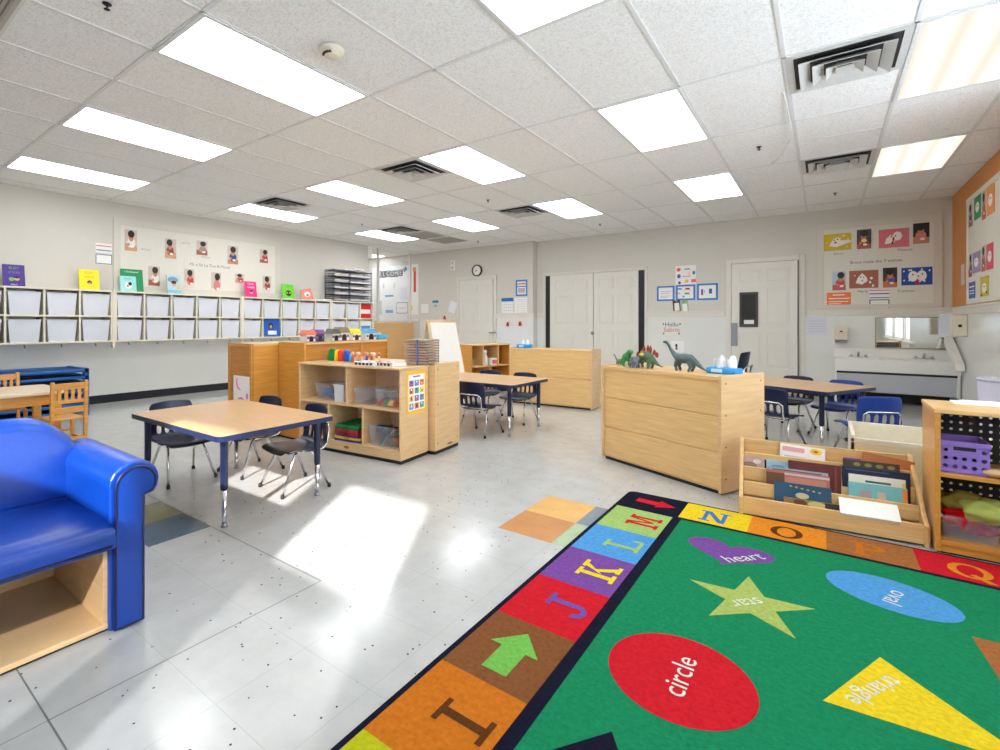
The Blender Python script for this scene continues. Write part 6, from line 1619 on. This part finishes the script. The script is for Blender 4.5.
# scarves in a clear tub
tb = tub('clear_tub', 'clear tub overflowing with red and lime scarves on the lower pegboard shelf', 'tub', FP(.125, .17, .0635), FA, .19, .25, .105)
def scarf(label, loc, r, sc, mat, seed):
    m = bmesh.new(); bmesh.ops.create_icosphere(m, subdivisions=4, radius=1.0)
    rnd = random.Random(seed); dirs = [Vector((rnd.gauss(0, 1), rnd.gauss(0, 1), rnd.gauss(0, 1))).normalized() for _ in range(9)]
    for v in m.verts:
        n = v.co.normalized(); f = 0
        for k, d in enumerate(dirs): f += .055 * math.sin(7 * n.dot(d) + k * 1.7 + 3 * n.x * n.z)
        v.co = Vector((n.x * sc[0], n.y * sc[1], n.z * sc[2])) * r * (1 + f)
    for fc in m.faces: fc.smooth = True
    me = bpy.data.meshes.new('scarf'); m.to_mesh(me); m.free(); me.materials.append(mat)
    o = bpy.data.objects.new('scarf', me); COL.objects.link(o); o.location = loc
    return tag(o, label, 'scarf', 'sheer scarves in the clear tub')
def sheer(name, r, g, b):
    m, nt, out = new_mat(name); d = N(nt, 'ShaderNodeBsdfDiffuse'); d.inputs['Color'].default_value = rgb(r, g, b)
    t = N(nt, 'ShaderNodeBsdfTranslucent'); t.inputs['Color'].default_value = rgb(r, g, b)
    mx = N(nt, 'ShaderNodeMixShader'); mx.inputs[0].default_value = .4
    nt.links.new(d.outputs[0], mx.inputs[1]); nt.links.new(t.outputs[0], mx.inputs[2]); nt.links.new(mx.outputs[0], out.inputs['Surface'])
    return m
scarf('bright red sheer scarf crumpled in the clear tub', FP(.105, .11, .155), .07, (.95, .9, .7), sheer('sheer_red', 226, 24, 34), 2)
scarf('crimson sheer scarf bunched at the right of the clear tub', FP(.165, .12, .125), .07, (.9, .9, .6), sheer('sheer_crimson', 190, 26, 64), 3)
scarf('pale lime sheer scarf spilling over the right of the clear tub', FP(.18, .09, .205), .088, (1.05, .8, .62), sheer('sheer_lime', 204, 214, 120), 4)
scarf('olive gold sheer scarf on top of the clear tub', FP(.115, .16, .215), .08, (1.05, 1, .6), sheer('sheer_olive', 176, 158, 78), 5)
# papers on top of the pegboard shelf
m = MB()
m.box((.10, .235, FH + .001), (.36, .36, FH + .006)).box((.14, .255, FH + .006), (.42, .372, FH + .011), rot=Matrix.Rotation(.05, 3, 'Z'))
m.v = [tuple(FP(v[0], v[1], v[2])) for v in m.v]
tag(m.build('paper_stack', M_PAPER), 'loose white papers on top of the pegboard shelf', 'papers')
pb = thing('lilac_bin', 'pale lilac waste bin by the right wall beyond the pegboard shelf', 'bin', (1.18, 6.02, 0))
MB().lathe([(.12, 0), (.125, .01), (.155, .62), (.15, .62), (.118, .02)], 20).build('body', C(210, 206, 224), pb)
MB().lathe([(.158, .60), (.16, .63), (.15, .63)], 20).build('rim', C(222, 220, 232), pb)
# ---------- cream open box behind
def cream_box():
    x0, y0, w, d, h = .135, 4.02, .66, .46, .395
    o = thing('storage_box', 'cream open-topped storage box with a wooden knob behind the book display', 'box', (x0, y0, 0))
    MB().box((0, 0, .01), (w, .02, h - .06)).build('front_panel', wood('cream_board', 224, 204, 164, var=.05), o, bevel=.003)
    MB().box((0, d - .02, .01), (w, d, h)).build('back_panel', M_CREAM, o, bevel=.003)
    for x in (0, w - .02): MB().prism([(0, .01), (d, .01), (d, h), (.02, h), (0, h - .02)], 'x', x, x + .02).build('side_panel', M_CREAM, o, bevel=.003)
    MB().box((.02, .02, .12), (w - .02, d - .02, .135)).build('tray_floor', M_CREAM, o)
    MB().box((0, .0, h - .06), (w, .022, h - .035)).build('front_lip', M_CREAM, o, bevel=.002)
    k = MB().lathe([(.008, 0), (.009, .008), (.016, .014), (.017, .022), (.010, .028)], 14).build('knob', M_BEECH, o, (.095, 0, .27)); k.rotation_euler.x = PI / 2
cream_box()

# ================================================================== LIGHT, WORLD, CAMERA
EL = math.radians(27.5); AZ = (-.49, .872)
sd = Vector((AZ[0] * math.cos(EL), AZ[1] * math.cos(EL), -math.sin(EL)))
sun = bpy.data.lights.new('sunlight', 'SUN'); sun.energy = 9.0; sun.angle = math.radians(.9); sun.color = (1, .96, .9)
so = bpy.data.objects.new('sunlight', sun); COL.objects.link(so); so.rotation_euler = sd.to_track_quat('-Z', 'Y').to_euler(); so.location = (2, -6, 5)
w = bpy.data.worlds.new('daylight'); SC.world = w; w.use_nodes = True
bg = w.node_tree.nodes['Background']; bg.inputs['Color'].default_value = (.82, .91, 1, 1); bg.inputs['Strength'].default_value = 4.8
cam = bpy.data.cameras.new('camera'); co = bpy.data.objects.new('camera', cam); COL.objects.link(co)
cam.sensor_width = 36; cam.lens = FPX * 36 / 1000; cam.shift_x = (500 - CX) / 1000; cam.shift_y = -(375 - CY) / 1000
cam.clip_start = .05; co.location = (0, 0, CAMZ); co.rotation_euler = (PI / 2, 0, YAW)
SC.camera = co
SC.view_settings.view_transform = 'Standard'; SC.view_settings.look = 'None'; SC.view_settings.exposure = 0.66; SC.view_settings.gamma = 1; SC.view_settings.use_curve_mapping = False
SC.cycles.use_denoising = True; SC.cycles.max_bounces = 8; SC.cycles.diffuse_bounces = 5; SC.cycles.transparent_max_bounces = 16; SC.cycles.sample_clamp_indirect = 6
